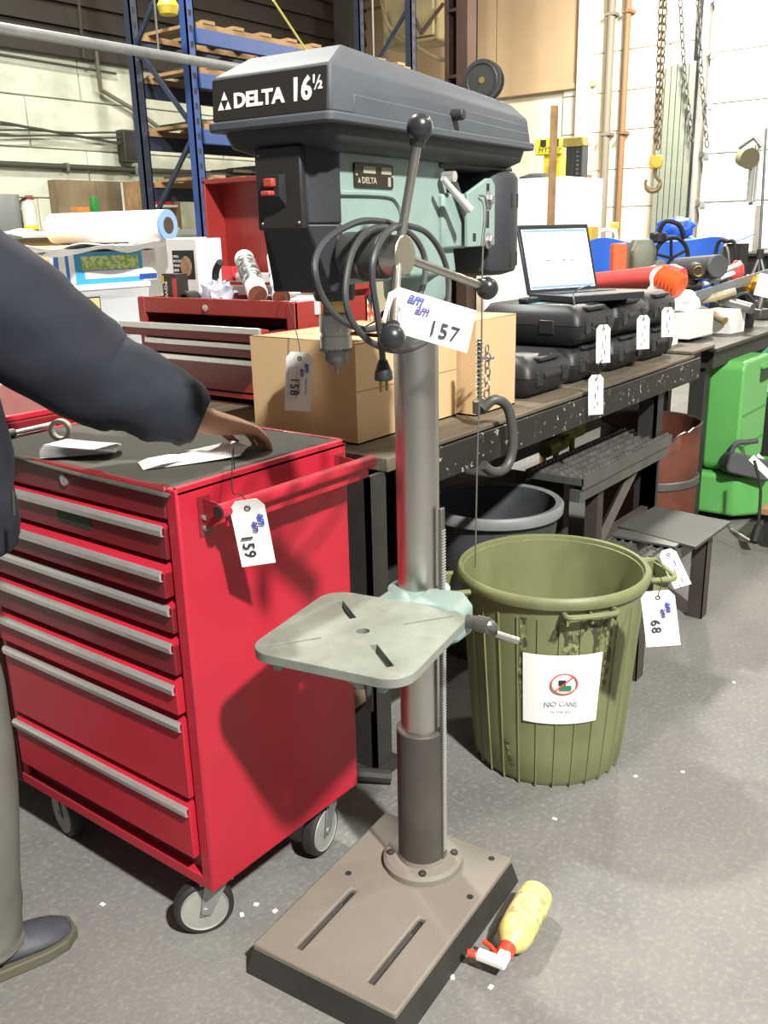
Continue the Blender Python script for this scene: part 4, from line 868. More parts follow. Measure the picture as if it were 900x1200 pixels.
# ------------------------------------------------------------------ pallet rack
bluem = mat('rack_blue', hexc('2b477f'), .5, var=.4, vscale=9, col2=hexc('223c70')); navy = mat('rack_navy', hexc('2a3144'), .55, var=.5, vscale=9)
woodm = mat('rack_wood', hexc('a4835a'), .8, var=.6, vscale=6, col2=hexc('7b6044'), stretch=(.5, 3, 3))
rk_ = thing('pallet_rack', 'tall blue pallet rack with timber-edged shelves against the back wall', 'rack', (6.0, 5.85, 0)); qk = P_(rk_)
def post(x, y_, m):
    p = qk(G().box(x, x + .075, y_, y_ + .012, 0, 4.3).box(x, x + .01, y_, y_ + .07, 0, 4.3).box(x + .065, x + .075, y_, y_ + .07, 0, 4.3), 'upright', m)
    for k in range(28): qk(G().box(x + .026, x + .05, y_ - .0015, y_ + .001, 1.1 + k * .1, 1.14 + k * .1), 'punch_hole', dark_m, p)
post(4.80, 5.33, bluem); post(4.80, 5.93, navy); post(7.5, 5.33, navy); post(7.5, 5.93, navy)
for xx in (4.82, 7.52):
    zz = .3; s_ = 0
    while zz < 4.0:
        a, b_ = (5.36, 5.94) if s_ else (5.94, 5.36)
        qk(G().box(-.015, .015, -.012, .012, 0, 1, Matrix.Translation((xx + .015, a, zz)) @ Vector((0, b_ - a, .62)).to_track_quat('Z', 'X').to_matrix().to_4x4() @ Matrix.Diagonal((1, 1, Vector((0, b_ - a, .62)).length, 1))), 'brace', navy); zz += .62; s_ = 1 - s_
for z_ in (1.80, 2.17, 2.54, 2.83):
    for yy, m in ((5.31, bluem), (5.95, navy)): qk(G().box(4.875, 7.5, yy, yy + .045, z_ - .10, z_), 'load_beam', m, bev=.004)
    qk(G().box(4.9, 7.48, 5.33, 5.37, z_, z_ + .04), 'shelf_timber', woodm); qk(G().box(4.9, 7.48, 5.93, 5.97, z_, z_ + .04), 'shelf_timber', woodm)
    for k in range(9): qk(G().box(4.95 + k * .29, 5.06 + k * .29, 5.32, 5.99, z_ + .04, z_ + .062), 'shelf_board', woodm)
sheetm = mat('stock_sheet', hexc('3d3833'), .6, var=.6, vscale=5)
for k, (z_, n) in enumerate(((1.80, 4), (2.17, 3), (2.54, 4))):
    for j in range(n):
        G(TR(6.0 + .1 * j, 5.66, z_ + .0635 + .027 * j, radians(3 * (j % 3) - 3))).box(-1.0 + .12 * j, 1.1, -.26, .26, 0, .024).single('stock_sheet', sheetm, 'dark metal sheet, %s of its pile, on the ' % ('bottom', 'second from bottom', 'third from bottom', 'topmost')[j] + ('lowest visible rack shelf', 'middle rack shelf', 'upper rack shelf')[k], 'sheet', 'sheet stock on rack shelf %s' % ('one', 'two', 'three')[k], bev=.003)
G().lathe([(.0, 0), (.06, .01), (.075, .06), (.05, .11), (0.01, .12)], 20, M=TR(4.62, 5.3, 2.86)).single('yellow_guard', mat('guard_yellow', hexc('c9b53a'), .5), 'yellow cap hanging high on the rack post', 'cap')
# roof pipe crossing in front of the rack
t = thing('overhead_pipe', 'long galvanised pipe running across the upper left in front of the rack', 'pipe', (3.2, 4.0, 2.30)); qo = P_(t)
qo(G().cyl((.6, 4.0, 2.318), (5.6, 4.0, 2.318), .024, n=20), 'pipe_run', zinc_m)
for xx in (1.6, 3.4, 5.2): qo(G().cyl((xx, 4.0, 2.33), (xx, 4.0, ZC), .005, n=6), 'hanger_rod', zinc_m)
G().tube([(3.843,3.6,2.578), (4.096,3.6,2.363)], .006, 6).single('yellow_cable', mat('cable_yellow', hexc('c8bd62'), .5), 'thin yellow cable stretched down behind the press cover', 'cable')
# wall runs, extinguisher, board, boxes
pipe_d = mat('pipe_dark', hexc('3b3a30'), .6)
t = thing('wall_pipe', 'dark horizontal pipe strapped along the pale back wall', 'pipe', (5.5, 7.96, 2.08)); qo = P_(t)
qo(G().cyl((2.0, 7.95, 2.09), (9.8, 7.95, 2.09), .028, n=14), 'pipe_run', pipe_d)
for k in range(7): qo(G().box(3.9 + k * .8, 3.93 + k * .8, 7.92, 8.0, 2.05, 2.125), 'pipe_strap', steeld_m)
for k in range(5):
    pts = [(4.2 + j * .25, 7.93 - .004 * k, 2.36 + .02 * k - .03 * sin(j * .8 + k) - .02 * j * .2) for j in range(10)]
    G().tube(smooth_path(pts, 3), .009, 6).single('wall_cable', pipe_d, 'dark cable in the sagging bundle above the wall pipe', 'cable', 'bundled wall cables')
G().tube(smooth_path([(x, 7.95, z) for x, z in ((3.6, 3.02), (5.0, 2.99), (6.2, 2.97))], 4), .012, 6).single('conduit', pipe_d, 'thin conduit along the top of the pale wall', 'conduit')
G().tube([(5.972,7.93,3.137), (5.984,7.93,2.804), (6.39,7.93,2.647), (7.192,7.93,2.244)], .022, 8).single('downpipe', mat('pipe_mid', hexc('6f6c5c'), .6), 'bent grey conduit running down the wall beside the rack', 'conduit')
G().tube([(5.82,7.9,3.543), (5.806,7.9,3.055)], .014, 6).single('conduit', pipe_d, 'short vertical conduit dropping from the dark siding', 'conduit')
t = thing('junction_box', 'dark electrical junction box on the wall beside the rack post', 'junction box', (6.25, 7.96, 2.22)); qo = P_(t)
qo(G().box(6.16, 6.34, 7.88, 7.998, 2.16, 2.46), 'enclosure', pipe_d, bev=.006); qo(G().box(6.18, 6.32, 7.872, 7.88, 2.18, 2.44), 'cover_plate', dark_m, bev=.003)
t = thing('plywood_board', 'stained plywood cabinet hung on the back wall', 'board', (5.75, 7.96, 1.68)); qo = P_(t)
plym = mat('stained_ply', hexc('8b7a5e'), .8, var=.7, vscale=5, col2=hexc('5f5342'), stretch=(1, 1, .4))
qo(G().box(5.32, 5.755, 7.86, 7.995, 1.52, 1.97), 'board_panel', plym, bev=.004); qo(G().box(5.76, 6.20, 7.86, 7.995, 1.52, 1.97), 'board_panel', plym, bev=.004)
fe = thing('fire_extinguisher', 'red fire extinguisher with black hose on the far left wall', 'fire extinguisher', (5.02, 7.9, 1.42)); qe = P_(fe)
ex = 5.03
qe(G().lathe([(.05, 1.44), (.062, 1.45), (.062, 1.72), (.05, 1.76), (.02, 1.79)], 24, c=(ex, 7.9)), 'cylinder', mat('ext_pale', hexc('d8cfc4'), .4)); qe(G().lathe([(.0628, 1.442), (.0628, 1.53)], 24, c=(ex, 7.9)), 'red_band', mat('ext_red', hexc('b01f22'), .4))
qe(G().lathe([(.0635, 1.53), (.0635, 1.565)], 24, c=(ex, 7.9)), 'yellow_band', mat('ext_yellow', hexc('e8e23a'), .5)); qe(G().box(ex - .02, ex + .06, 7.885, 7.915, 1.79, 1.80).box(ex - .02, ex + .05, 7.885, 7.915, 1.815, 1.825), 'trigger', mat('ext_red', (0, 0, 0)))
qe(G().tube(smooth_path([(ex - .01, 7.9, 1.80), (ex - .09, 7.89, 1.76), (ex - .11, 7.88, 1.6), (ex - .07, 7.88, 1.45)], 6), .012, 8), 'hose', blackr_m); qe(G().box(ex - .04, ex + .04, 7.96, 8.0, 1.5, 1.7), 'wall_bracket', steeld_m)
t = thing('grey_crate', 'grey plastic crate on a shelf below the wall board', 'crate', (5.2, 7.5, 1.4)); qo = P_(t)
qo(G().box(5.0, 5.36, 7.1, 7.4, 1.50, 1.66), 'crate_body', mat('crate_grey', hexc('6c6e68'), .6), bev=.008); 
for k in range(3): qo(G().box(5.0, 5.36, 7.092, 7.1, 1.52 + k * .045, 1.53 + k * .045), 'crate_rib', MATS['crate_grey'])
boxx('orange_item', 'orange tub standing in the grey crate', 'tub', (5.12, 7.25, 1.661), (.12, .1, .04), 0, mat('orange_pl', hexc('dc8a3c'), .5)); boxx('green_bottle', 'tall green bottle in the grey crate', 'bottle', (5.27, 7.25, 1.661), (.06, .06, .13), 0, mat('green_pl', hexc('2f8a3c'), .5), bev=.01)
t = thing('storage_shelf', 'low pale counter along the back wall carrying the crate', 'counter', (5.6, 7.4, 0)); qo = P_(t)
qo(G().box(4.6, 7.4, 7.0, 7.9, 1.45, 1.499), 'counter_top', wbx, bev=.004); 
for xx in (4.65, 7.25): qo(G().box(xx, xx + .08, 7.05, 7.85, 0, 1.45), 'counter_leg', woodm)
t = thing('grey_drum', 'grey cylindrical dispenser mounted at the far left edge', 'dispenser', (3.62, 6.0, 0)); qo = P_(t)
qo(G().lathe([(.13, 1.44), (.14, 1.46), (.15, 1.72), (.15, 1.73)], 28, c=(3.62, 6.06)), 'drum_body', mat('drum_grey', hexc('8f938f'), .45, .3)); qo(G().cyl((3.62, 6.06, 0), (3.62, 6.06, 1.45), .03, n=12), 'drum_stand', pipe_d); qo(G().cyl((3.62, 6.06, 0), (3.62, 6.06, .02), .2, n=24), 'stand_foot', pipe_d)
t = thing('pigeonhole_shelf', 'small wooden shelf unit with red binders behind the rack post', 'shelf unit', (6.7, 7.3, 1.5)); qo = P_(t)
px0, px1, pz0, pz1 = 5.758, 6.222, 1.5, 1.934
qo(G().box(px0, px1, 7.45, 7.48, pz0, pz1), 'shelf_back', wbx)
for xx in (px0, px1 - .03): qo(G().box(xx, xx + .03, 7.2, 7.45, pz0, pz1), 'shelf_side', woodm)
for zz in (pz0, (pz0 + pz1) / 2 - .01, pz1 - .02): qo(G().box(px0 + .03, px1 - .03, 7.2, 7.45, zz, zz + .02), 'shelf_plank', wbx)
for k in range(4): boxx('red_binder', 'red binder on the small wooden shelf unit', 'binder', (px0 + .09 + .09 * k, 7.32, (pz0 + pz1) / 2 + .0115), (.06, .18, .12), 0, mat('bright_red', (0, 0, 0)), group='red binders')

# ------------------------------------------------------------------ steel surface plate bench at the right with tool clutter
sb = thing('steel_table', 'dark steel plate table continuing beyond the wooden bench, covered with tools', 'table', (5.4, 2.0, 0)); qs = P_(sb)
platem = mat('plate_steel', hexc('3f3e39'), .45, .5, var=.7, vscale=4, col2=hexc('5c5548'), grime=.4, gscale=6, gcol=hexc('22201d'))
qs(G().box(4.24, 7.2, 1.33, 2.7, .865, .88), 'table_top', platem, bev=.002)
qs(G().box(4.30, 7.15, 1.36, 1.42, .78, .865), 'table_rail', irond_m); qs(G().box(4.30, 7.15, 2.6, 2.66, .78, .865), 'table_rail', irond_m)
for xx in (4.32, 7.05):
    for yy in (1.40, 2.56): qs(G().box(xx, xx + .07, yy, yy + .07, 0, .8), 'table_leg', irond_m)
boxx('filler_board', 'offcut board bridging the gap between the two benches', 'board', (4.13, 1.75, .8825), (.3, .8, .012), 0, plank_m)
# white boxes and cloths
boxx('white_tray_box', 'white cardboard tray box at the bench edge with a white bag heaped on it', 'box', (4.56, 1.64, .895), (.28, .26, .12), radians(-4), wbx)
boxx('white_flap_box', 'small white box left of the tray box beside the cases', 'box', (4.16, 1.60, .895), (.1, .2, .11), radians(4), wbx)
blob((4.56, 1.66, 1.055), .115, (1.2, 1, .6), 12, .4).single('white_bag', paper_m, 'white plastic bag heaped on the tray box', 'bag', sm=60)
blob((4.585, 1.72, 1.125), .08, (.95, .9, 1.1), 21, .45).single('paper_towel', paper_m, 'crumpled white paper towel on top of the white bag', 'towel', sm=60)
boxx('white_block_box', 'square white box right of the tray box on the steel table', 'box', (4.93, 1.52, .881), (.16, .15, .12), radians(-8), wbx)
pouch = G().loft([[(c[0] + r * cos(2 * pi * k / 16), c[1] + .5 * r * sin(2 * pi * k / 16), z) for k in range(16)] for c, r, z in (((5.25, 1.50), .07, .881), ((5.24, 1.5), .085, .94), ((5.2, 1.5), .075, 1.02), ((5.16, 1.5), .05, 1.07))])
pouch.single('black_pouch', blackr_m, 'black leather pouch standing at the table edge', 'pouch', sm=60)
def item(name, m, label, cat, build, group=None, **k):
    g = G(); build(g); return g.single(name, m, label, cat, group, **k)
red2 = mat('faded_red', hexc('d0524e'), .4, var=.4, vscale=6, col2=hexc('b8343c')); org = mat('safety_orange', hexc('e8622c'), .45)
t = thing('red_cone_bottle', 'long faded red cylinder lying across the tool pile behind the laptop', 'cylinder', (5.1, 2.0, 1.05)); q = P_(t)
A_, B_ = Vector((4.95,2.303,1.124)), Vector((4.75,1.738,1.18))
q(G().cyl(A_, B_, .05, .055, n=24), 'tank_body', red2); q(G().cyl(B_, B_ + (B_ - A_).normalized() * .06, .055, .03, n=24), 'tank_nose', red2)
t = thing('orange_duct', 'short orange ribbed duct leaning in front of the red cylinder', 'duct', (4.55,1.68,1.095)); q = P_(t)
A_, B_ = Vector((4.46,1.708,1.19)), Vector((4.44,1.583,1.14))
q(G().tube([A_.lerp(B_, k / 12) for k in range(13)], [.042 + .013 * (k % 2) + .0005 * k for k in range(13)], 24), 'ribbed_hose', org, sm=20)
t = thing('orange_jack', 'orange upright jack handle beside the grey machine', 'jack', (5.3,2.275,1.135)); q = P_(t)
q(G(frame((5.3,2.268,1.11), (.6, -.8, 0), (.1, 0, 1))).box(-.055, .035, -.03, .22, -.03, .03).box(-.15, -.02, -.05, .02, -.04, .04), 'jack_body', org, bev=.01)
q(G(frame((5.3,2.268,1.11), (.6, -.8, 0), (.1, 0, 1))).cyl((-.20, -.01, 0), (-.06, .0, 0), .035, n=16), 'jack_screw', steeld_m)
t = thing('hand_pump', 'olive and black machine head with a spoked handwheel among the tools', 'machine', (5.5,2.143,1.126)); q = P_(t)
O_ = Vector((5.5,2.176,1.226)); MH = frame(O_, (.6, -.8, 0), (0, 0, 1))
oli = mat('machine_olive', hexc('6c6f5c'), .5, var=.5, vscale=12)
q(G(MH).loft([rring(-.12, .02, .07, .03, -.12), rring(-.13, .03, .08, .03, .06), rring(-.10, .01, .05, .03, .12)], M=Matrix.Rotation(radians(-90), 4, 'X')), 'motor_housing', oli)
q(G(MH).tube([(.13 + .1 * cos(2 * pi * k / 28), .01 + .12 * sin(2 * pi * k / 28), .02) for k in range(28)], .013, 8, closed=True), 'handwheel', blackr_m)
for k in range(5): q(G(MH).cyl((.13, .01, .02), (.13 + .1 * cos(2 * pi * k / 5 + .4), .01 + .12 * sin(2 * pi * k / 5 + .4), .02), .009, n=6), 'wheel_spoke', blackr_m)
q(G(MH).box(-.03, .2, -.12, -.04, -.12, .05).cyl((.05, .1, 0), (.05, .16, 0), .05, n=16), 'gear_case', black_m, bev=.01)
q(G().box(O_.x - .02, O_.x + .22, O_.y - .22, O_.y + .1, .881, O_.z - .06), 'machine_base', black_m, bev=.01); q(G(MH).cyl((.03, -.02, .12), (.03, -.02, .16), .03, n=18), 'round_knob', steel_m); q(G(MH).cyl((.03, -.02, .14), (-.13, -.06, .2), .008, n=8), 'lever', chrome_m); q(G(MH).cyl((.08, -.05, .14), (.12, -.16, .16), .009, n=8), 'lever', white_m)
q(G(MH).tube(smooth_path([(.05, .15, 0), (.08, .22, .02), (.16, .2, .03), (.2, .12, .02)], 5), .014, 8), 'hose', blackr_m)
t = thing('grey_motor', 'grey cylindrical motor with a hollow end lying right of the handwheel', 'motor', (5.3,1.815,1.139)); q = P_(t)
A_, B_ = Vector((5.35,1.935,1.183)), Vector((5.1,1.627,1.208))
q(G().cyl(A_, B_, .062, n=24), 'motor_can', mat('motor_grey', hexc('55595a'), .5, var=.5, vscale=9), bev=.006)
C_ = Vector((5,1.701,1.186))
q(G().cyl(C_ + Vector((.12, .06, 0)), C_, .045, .038, n=20), 'coupling', irond_m); q(G(frame(C_, (.6, -.8, 0), (0, 0, 1))).tube([(.026 * cos(2 * pi * k / 20), .026 * sin(2 * pi * k / 20), .003) for k in range(20)], .006, 6, closed=True), 'bright_ring', brass_m)
# long steel angle and pipes, hand tools
G().loft([[(p[0], p[1], p[2]), (p[0], p[1], p[2] - .05), (p[0] + .006, p[1] + .006, p[2] - .05), (p[0] + .006, p[1] + .006, p[2])] for p in ((4.75,1.621,1.096), (5.6,1.483,1.179))]).single('steel_angle', mat('bright_bar', hexc('8b9299'), .35, .6), 'long straight grey steel angle bar lying across the tools', 'bar')
for k, (a, b_, r, m, lb) in enumerate((((824, 333, 5.1), (860, 320, 5.3), .014, white_m, 'white plastic pipe lying behind the angle bar'), ((830, 325, 5.2), (868, 309, 5.4), .014, mat('pale_pipe', hexc('c9cfc4'), .5), 'pale green pipe lying behind the angle bar, upper one'),
    ((822, 352, 4.9), (862, 342, 5.0), .022, mat('tube_tan', hexc('a99d80'), .5, var=.7, vscale=12), 'tan tubular tool below the angle bar'), ((822, 362, 4.9), (850, 376, 4.8), .02, mat('tube_tan2', hexc('8d7a5a'), .5, var=.7, vscale=12), 'brown tubular tool beside the white boxes'), ((845, 352, 5.0), (882, 362, 4.95), .028, steeld_m, 'steel air tool lying right of the tan tube'),
    ((868, 395, 5.35), (905, 383, 5.5), .022, irond_m, 'dark bar at the right table edge'), ((780, 336, 5.0), (822, 334, 5.1), .03, irond_m, 'dark shaft lying behind the white bag'))):
    A_ = Vector([0, 0, 0]); 
    from_px = lambda p: Vector((0, 0, 1.42)) + (Fv + (p[0] - 450) / 1065.5752 * Rv - (p[1] - 600) / 1065.5752 * Uv) * (p[2] / (Fv + (p[0] - 450) / 1065.5752 * Rv - (p[1] - 600) / 1065.5752 * Uv).x)
    G().cyl(from_px(a), from_px(b_), r, n=14).single('tube_tool', m, lb, 'tool', 'bar and tube tools on the steel table', bev=.003)
G().tube(smooth_path([(5,1.59,0.931), (5,1.563,0.985), (5,1.507,1.004), (5,1.46,0.97), (5.05,1.508,1.045), (5.1,1.463,1.064), (5.1,1.405,1)], 6), .009, 8).single('air_hose', blackr_m, 'coiled black air hose between the pouch and the tan tube', 'hose')
G().tube(smooth_path([(6,1.942,0.89), (6,1.935,1.285), (6,1.874,1.32), (6,1.818,1.274), (6,1.794,0.89)], 6), .012, 8).single('looped_cable', blackr_m, 'looped black cable standing behind the white pipes', 'cable')
G().tube(smooth_path([(5.9,1.881,0.89), (5.9,1.869,1.262), (5.9,1.825,1.236), (5.9,1.797,0.89)], 6), .01, 8).single('looped_cable', steeld_m, 'inner grey looped cable behind the white pipes', 'cable')
blob((5.5,1.651,1.164), .05, (.9, .9, 1.2), 4, .2).single('red_cap', red2, 'rounded red tool cap at the end of the white pipes', 'tool', sm=60)  # just a rounded red cap, no tool body
blob((5.4,1.517,1.1), .055, (.9, 1, .9), 7, .5).single('yellow_tool', mat('tool_yellow', hexc('d99c2e'), .5), 'yellow cast tool behind the angle bar at the right', 'tool', sm=60)
G(frame((5.3,1.43,1.097), (.55, -.8, -.25), (.1, .1, 1))).box(-.05, .06, -.06, .06, 0, .006).single('white_card', paper_m, 'white card leaning at the right frame edge', 'card')
for k, (x, y_, r, s_) in enumerate(((5.5, 1.75, .06, 31), (5.75, 1.62, .07, 33), (5.3, 1.85, .05, 35), (6.0, 1.85, .08, 37), (5.0, 1.9, .07, 39), (6.3, 1.65, .08, 41))):
    G(TR(x, y_, .881 + r * .5, k * 1.1)).box(-r * 1.6, r * 1.6, -r * .6, r * .6, -r * .5, r * .35).cyl((r, 0, 0), (r * 2.8, .02, r * .2), r * .38, n=14).cyl((-r * .8, 0, r * .3), (-r * .8, -r * .3, r * 1.4), r * .25, n=12).single('power_tool', (irond_m, steeld_m, MATS['tube_tan2'], blackr_m, oli, irond_m)[k], ('dark drill body lying below the angle bar', 'grey tool body near the table edge at right', 'brown tool lying between the tubes', 'black tool body behind the pouch', 'olive tool body behind the white box', 'dark tool body at the far table edge')[k], 'tool', 'tool bodies on the steel table', bev=.006)
# blue tarp over a trolley
tarpm = mat('blue_tarp', hexc('2d62c8'), .45, var=.35, vscale=6, col2=hexc('23509f'), bump=.3, bscale=14)
t = thing('tarp_cover', 'bright blue tarpaulin draped over equipment behind the tools', 'tarpaulin', (6.75, 2.4, 0)); q = P_(t)
def tarp(u, v):
    y = 2.92 - u * .96; z = 1.325 + .01 * sin(u * 14); x = 6.2
    if v < .5: w_ = v / .5; zz = .89 + (z - .89) * w_; return (x - .05 * (1 - w_) + .03 * sin(u * 22) * (1 - w_), y, zz)
    w_ = (v - .5) / .5; return (x + w_ * .7, y, z + .02 * sin(u * 9 + w_ * 5))
q(G().grid(tarp, 60, 24), 'draped_sheet', tarpm, solid=.004, sm=60)
q(G().box(6.24, 6.9, 2.0, 2.9, .885, 1.29), 'covered_crate', dark_m)
blob((6.42, 2.36, 1.40), .085, (1.0, 1.5, .9), 14, .3).single('tarp_bundle', tarpm, 'folded hump of blue tarpaulin on top of the covered crate', 'tarpaulin', sm=60)
bt = thing('black_cabinet', 'low black cabinet in front of the garage door, behind the tools', 'cabinet', (8.7, 2.2, 0)); q = P_(bt)
q(G().box(8.55, 9.3, 1.0, 3.05, 0, 1.15), 'cabinet_body', black_m, bev=.01); q(G().box(8.5, 9.35, .95, 3.1, 1.15, 1.18), 'cabinet_top', black_m, bev=.004)
for k in range(3): q(G().box(8.535, 8.55, 1.05 + k * .63, 1.65 + k * .63, .1, 1.1), 'cabinet_door', black_m, bev=.004)
# car wheel under the table
cw = thing('trailer_wheel', 'pale spoked trailer wheel seen beneath the steel table', 'wheel', (8.16, 2.27, .0)); q = P_(cw)
MW = frame((8.16, 2.27, .34), (.35, -.93, 0), (0, 0, 1))
q(G(MW).loft([[(r * cos(2 * pi * k / 40), r * sin(2 * pi * k / 40), z) for k in range(40)] for r, z in ((.21, -.09), (.31, -.09), (.335, -.05), (.335, .05), (.31, .09), (.21, .09), (.21, -.09))], cap=False), 'tire', tire_m)
q(G(MW).loft([[(r * cos(2 * pi * k / 40), r * sin(2 * pi * k / 40), z) for k in range(40)] for r, z in ((.03, .03), (.15, .05), (.19, .085), (.215, .092), (.215, .02), (.03, .0))]), 'rim', mat('rim_pale', hexc('c9cbc6'), .4, .3))
for k in range(8): q(G(MW @ Matrix.Rotation(2 * pi * k / 8, 4, 'Z')).cyl((.12, 0, .045), (.12, 0, .056), .024, n=10), 'rim_hole', dark_m)
# green cases, barrel, bag, can under the table
grm = mat('bright_green', hexc('67b05f'), .42, var=.3, vscale=4, col2=hexc('4da450'), bump=.06, bscale=30)
t = thing('green_case', 'upright bright green plastic hose case with a slot handle', 'case', (4.72, 1.46, .24)); q = P_(t)
gx, gy = 4.5, 1.27
def rr2(x0, x1, z0, z1, r): return rrect(x0, x1, z0, z1, r, 4)
FG = frame((0, gy, 0), (1, 0, 0), (0, 0, 1))     # xy -> world xz, +z -> -Y
bd = G(FG).prism(rr2(gx, gx + .44, .245, .79, .05), -.17, 0).build('case_shell', grm, t, bev=.012, space='w')
q(G(FG).prism(rr2(gx + .27, gx + .41, .655, .735, .015), -.02, .003), 'handle_slot', mat('slot_shadow', hexc('1d3a20'), .6))
q(G(FG).prism(rr2(gx + .265, gx + .415, .725, .75, .01), -.02, .012), 'handle_lip', grm)
q(G(FG).box(gx + .03, gx + .42, .52, .528, -.002, .004), 'seam', mat('seam_green', hexc('3d8f45'), .5)); q(G(FG).box(gx + .03, gx + .42, .36, .368, -.002, .004), 'seam', MATS['seam_green'])
q(G().box(gx + .05, gx + .14, gy + .02, gy + .14, .242, .255), 'case_foot', grm)
t = thing('green_base', 'bright green moulded plastic base lying under the upright green case', 'base', (4.75, 1.4, 0)); q = P_(t)  # plain green plastic base below the upright case
q(G().prism([(4.46, 1.25), (4.58, 1.13), (4.78, 1.08), (4.92, 1.10), (5.0, 1.2), (5.0, 1.66), (4.46, 1.66)], .03, .235, scale=.97), 'base_shell', grm, bev=.02, seg=3)
q(G().prism([(4.56, 1.2), (4.8, 1.12), (4.94, 1.2), (4.94, 1.24), (4.56, 1.24)], .236, .2405), 'base_recess', MATS['seam_green'])
for p in ((4.55, 1.3), (4.9, 1.3), (4.55, 1.6), (4.9, 1.6)): q(G().cyl((p[0], p[1], 0), (p[0], p[1], .035), .03, n=12), 'base_foot', blackr_m)
greym = mat('canvas_grey', hexc('4b4d50'), .7, var=.5, vscale=10)
t = thing('tool_bag', 'grey tool bag with white papers tucked in, lying on the green base', 'bag', (4.517,1.248,0.221)); q = P_(t)
O_ = Vector((4.492,1.231,0.294)); MB_ = frame(O_, (.55, -.75, -.25), (.2, 0, 1))
q(G(MB_).loft([[(x, y_, z) for x, y_ in rrect(-.10, .13, -.055, .05, .03, 4)] for z in (-.05, .05)]), 'bag_body', greym, bev=.01)
q(G(MB_).tube(smooth_path([(-.08, .02, .0), (-.07, .09, .0), (-.02, .11, 0), (.03, .13, 0)], 4), .013, 8), 'bag_handle', greym)
q(G(MB_).box(-.02, .12, .02, .055, .05, .054, Matrix.Rotation(-.5, 4, 'Z')), 'white_paper', paper_m); q(G(MB_).box(.0, .14, .065, .08, .03, .036, Matrix.Rotation(-.5, 4, 'Z')), 'white_paper', paper_m)
t = thing('green_can', 'dark green can with a pale label at the right frame edge', 'can', (5.25, 1.38, 0)); q = P_(t)
q(G().lathe([(.1, .50), (.11, .51), (.11, .77), (.1, .79)], 28, c=(5.28, 1.42)), 'can_body', mat('can_green', hexc('1f7d55'), .4)); q(G().lathe([(.1112, .54), (.1112, .66)], 28, c=(5.28, 1.42), cap=False), 'can_label', mat('label_aqua', hexc('a8c8cc'), .5, var=.8, vscale=18, col2=hexc('e4e4e0')))
q(G().box(5.15, 5.42, 1.28, 1.55, 0, .498), 'can_stand', dark_m, bev=.01)
t = thing('plugged_cord', 'black cord with a dark plug block hanging from the grey bag', 'cord', (4.19,1.045,-0.003)); q = P_(t)
q(G().tube(smooth_path([(4.273,1.127,0.375), (4.21,1.073,0.275), (4.128,1.045,0.178), (4.106,1.04,0.112)], 4), .007, 7), 'cord_run', blackr_m); q(G().cyl((4.111,1.038,0.12), (4.058,1.039,0.053), .019, n=10), 'plug_block', blackr_m, bev=.004)
G().tube([(4.327,1.217,0.012), (4.199,1.088,0.012)], .006, 6).single('white_stick', paper_m, 'thin white stick lying on the floor near the plug block', 'stick')
ws = thing('wooden_stool', 'low wooden stool edge at the right frame border', 'stool', (4.25, .82, 0)); q = P_(ws)
sx_, sy_ = 4.197, 1.021
q(G().box(sx_ - .05, sx_ + .35, sy_ - .33, sy_ + .03, .16, .19), 'stool_top', woodm, bev=.004)
for dx in (0, .3):
    for dy_ in (-.28, 0): q(G().box(sx_ + dx - .015, sx_ + dx + .015, sy_ + dy_ - .015, sy_ + dy_ + .015, 0, .16), 'stool_leg', irond_m)
rustm = mat('rusted_red', hexc('6e3c2c'), .6, var=.8, vscale=6, col2=hexc('4c2a20'), bump=.15, bscale=40, grime=.4, gscale=12, gcol=hexc('3b2620'))
t = thing('steel_drum', 'rust-red steel drum with a crumpled rim under the bench', 'drum', (4.08, 1.56, 0)); q = P_(t)
bx2, by2, br2 = 4.06, 1.55, .225
def drim(a):
    d = (a - radians(222)) / .5; dent = math.exp(-d * d) * .045; return dent * (1 + .5 * sin(a * 22))
g = G(); n = 56
rows = []
for r_, z in ((br2 - .003, 0), (br2, .01), (br2, .28), (br2 + .007, .285), (br2 + .007, .305), (br2, .31), (br2, .45), (br2, .55), (br2 + .006, .557), (br2 - .006, .557), (br2 - .006, .3), (br2 - .006, .01)):
    rows.append([(bx2 + (r_ - (drim(2 * pi * k / n) * .5 if z > .45 else 0)) * cos(2 * pi * k / n), by2 + (r_ - (drim(2 * pi * k / n) * .5 if z > .45 else 0)) * sin(2 * pi * k / n), z - (drim(2 * pi * k / n) if z > .5 else 0)) for k in range(n)])
g.loft(rows); q(g, 'drum_shell', rustm, sm=50)
g = G(); g.tube([(bx2 + (br2 + .001 - drim(2 * pi * k / n) * .5) * cos(2 * pi * k / n), by2 + (br2 + .001 - drim(2 * pi * k / n) * .5) * sin(2 * pi * k / n), .559 - drim(2 * pi * k / n)) for k in range(n)], .005, 6, closed=True); q(g, 'drum_rim', steeld_m)
q(G().lathe([(br2 + .002, .275), (br2 + .009, .28), (br2 + .009, .31), (br2 + .002, .315)], 56, c=(bx2, by2), cap=False), 'drum_band', steeld_m)
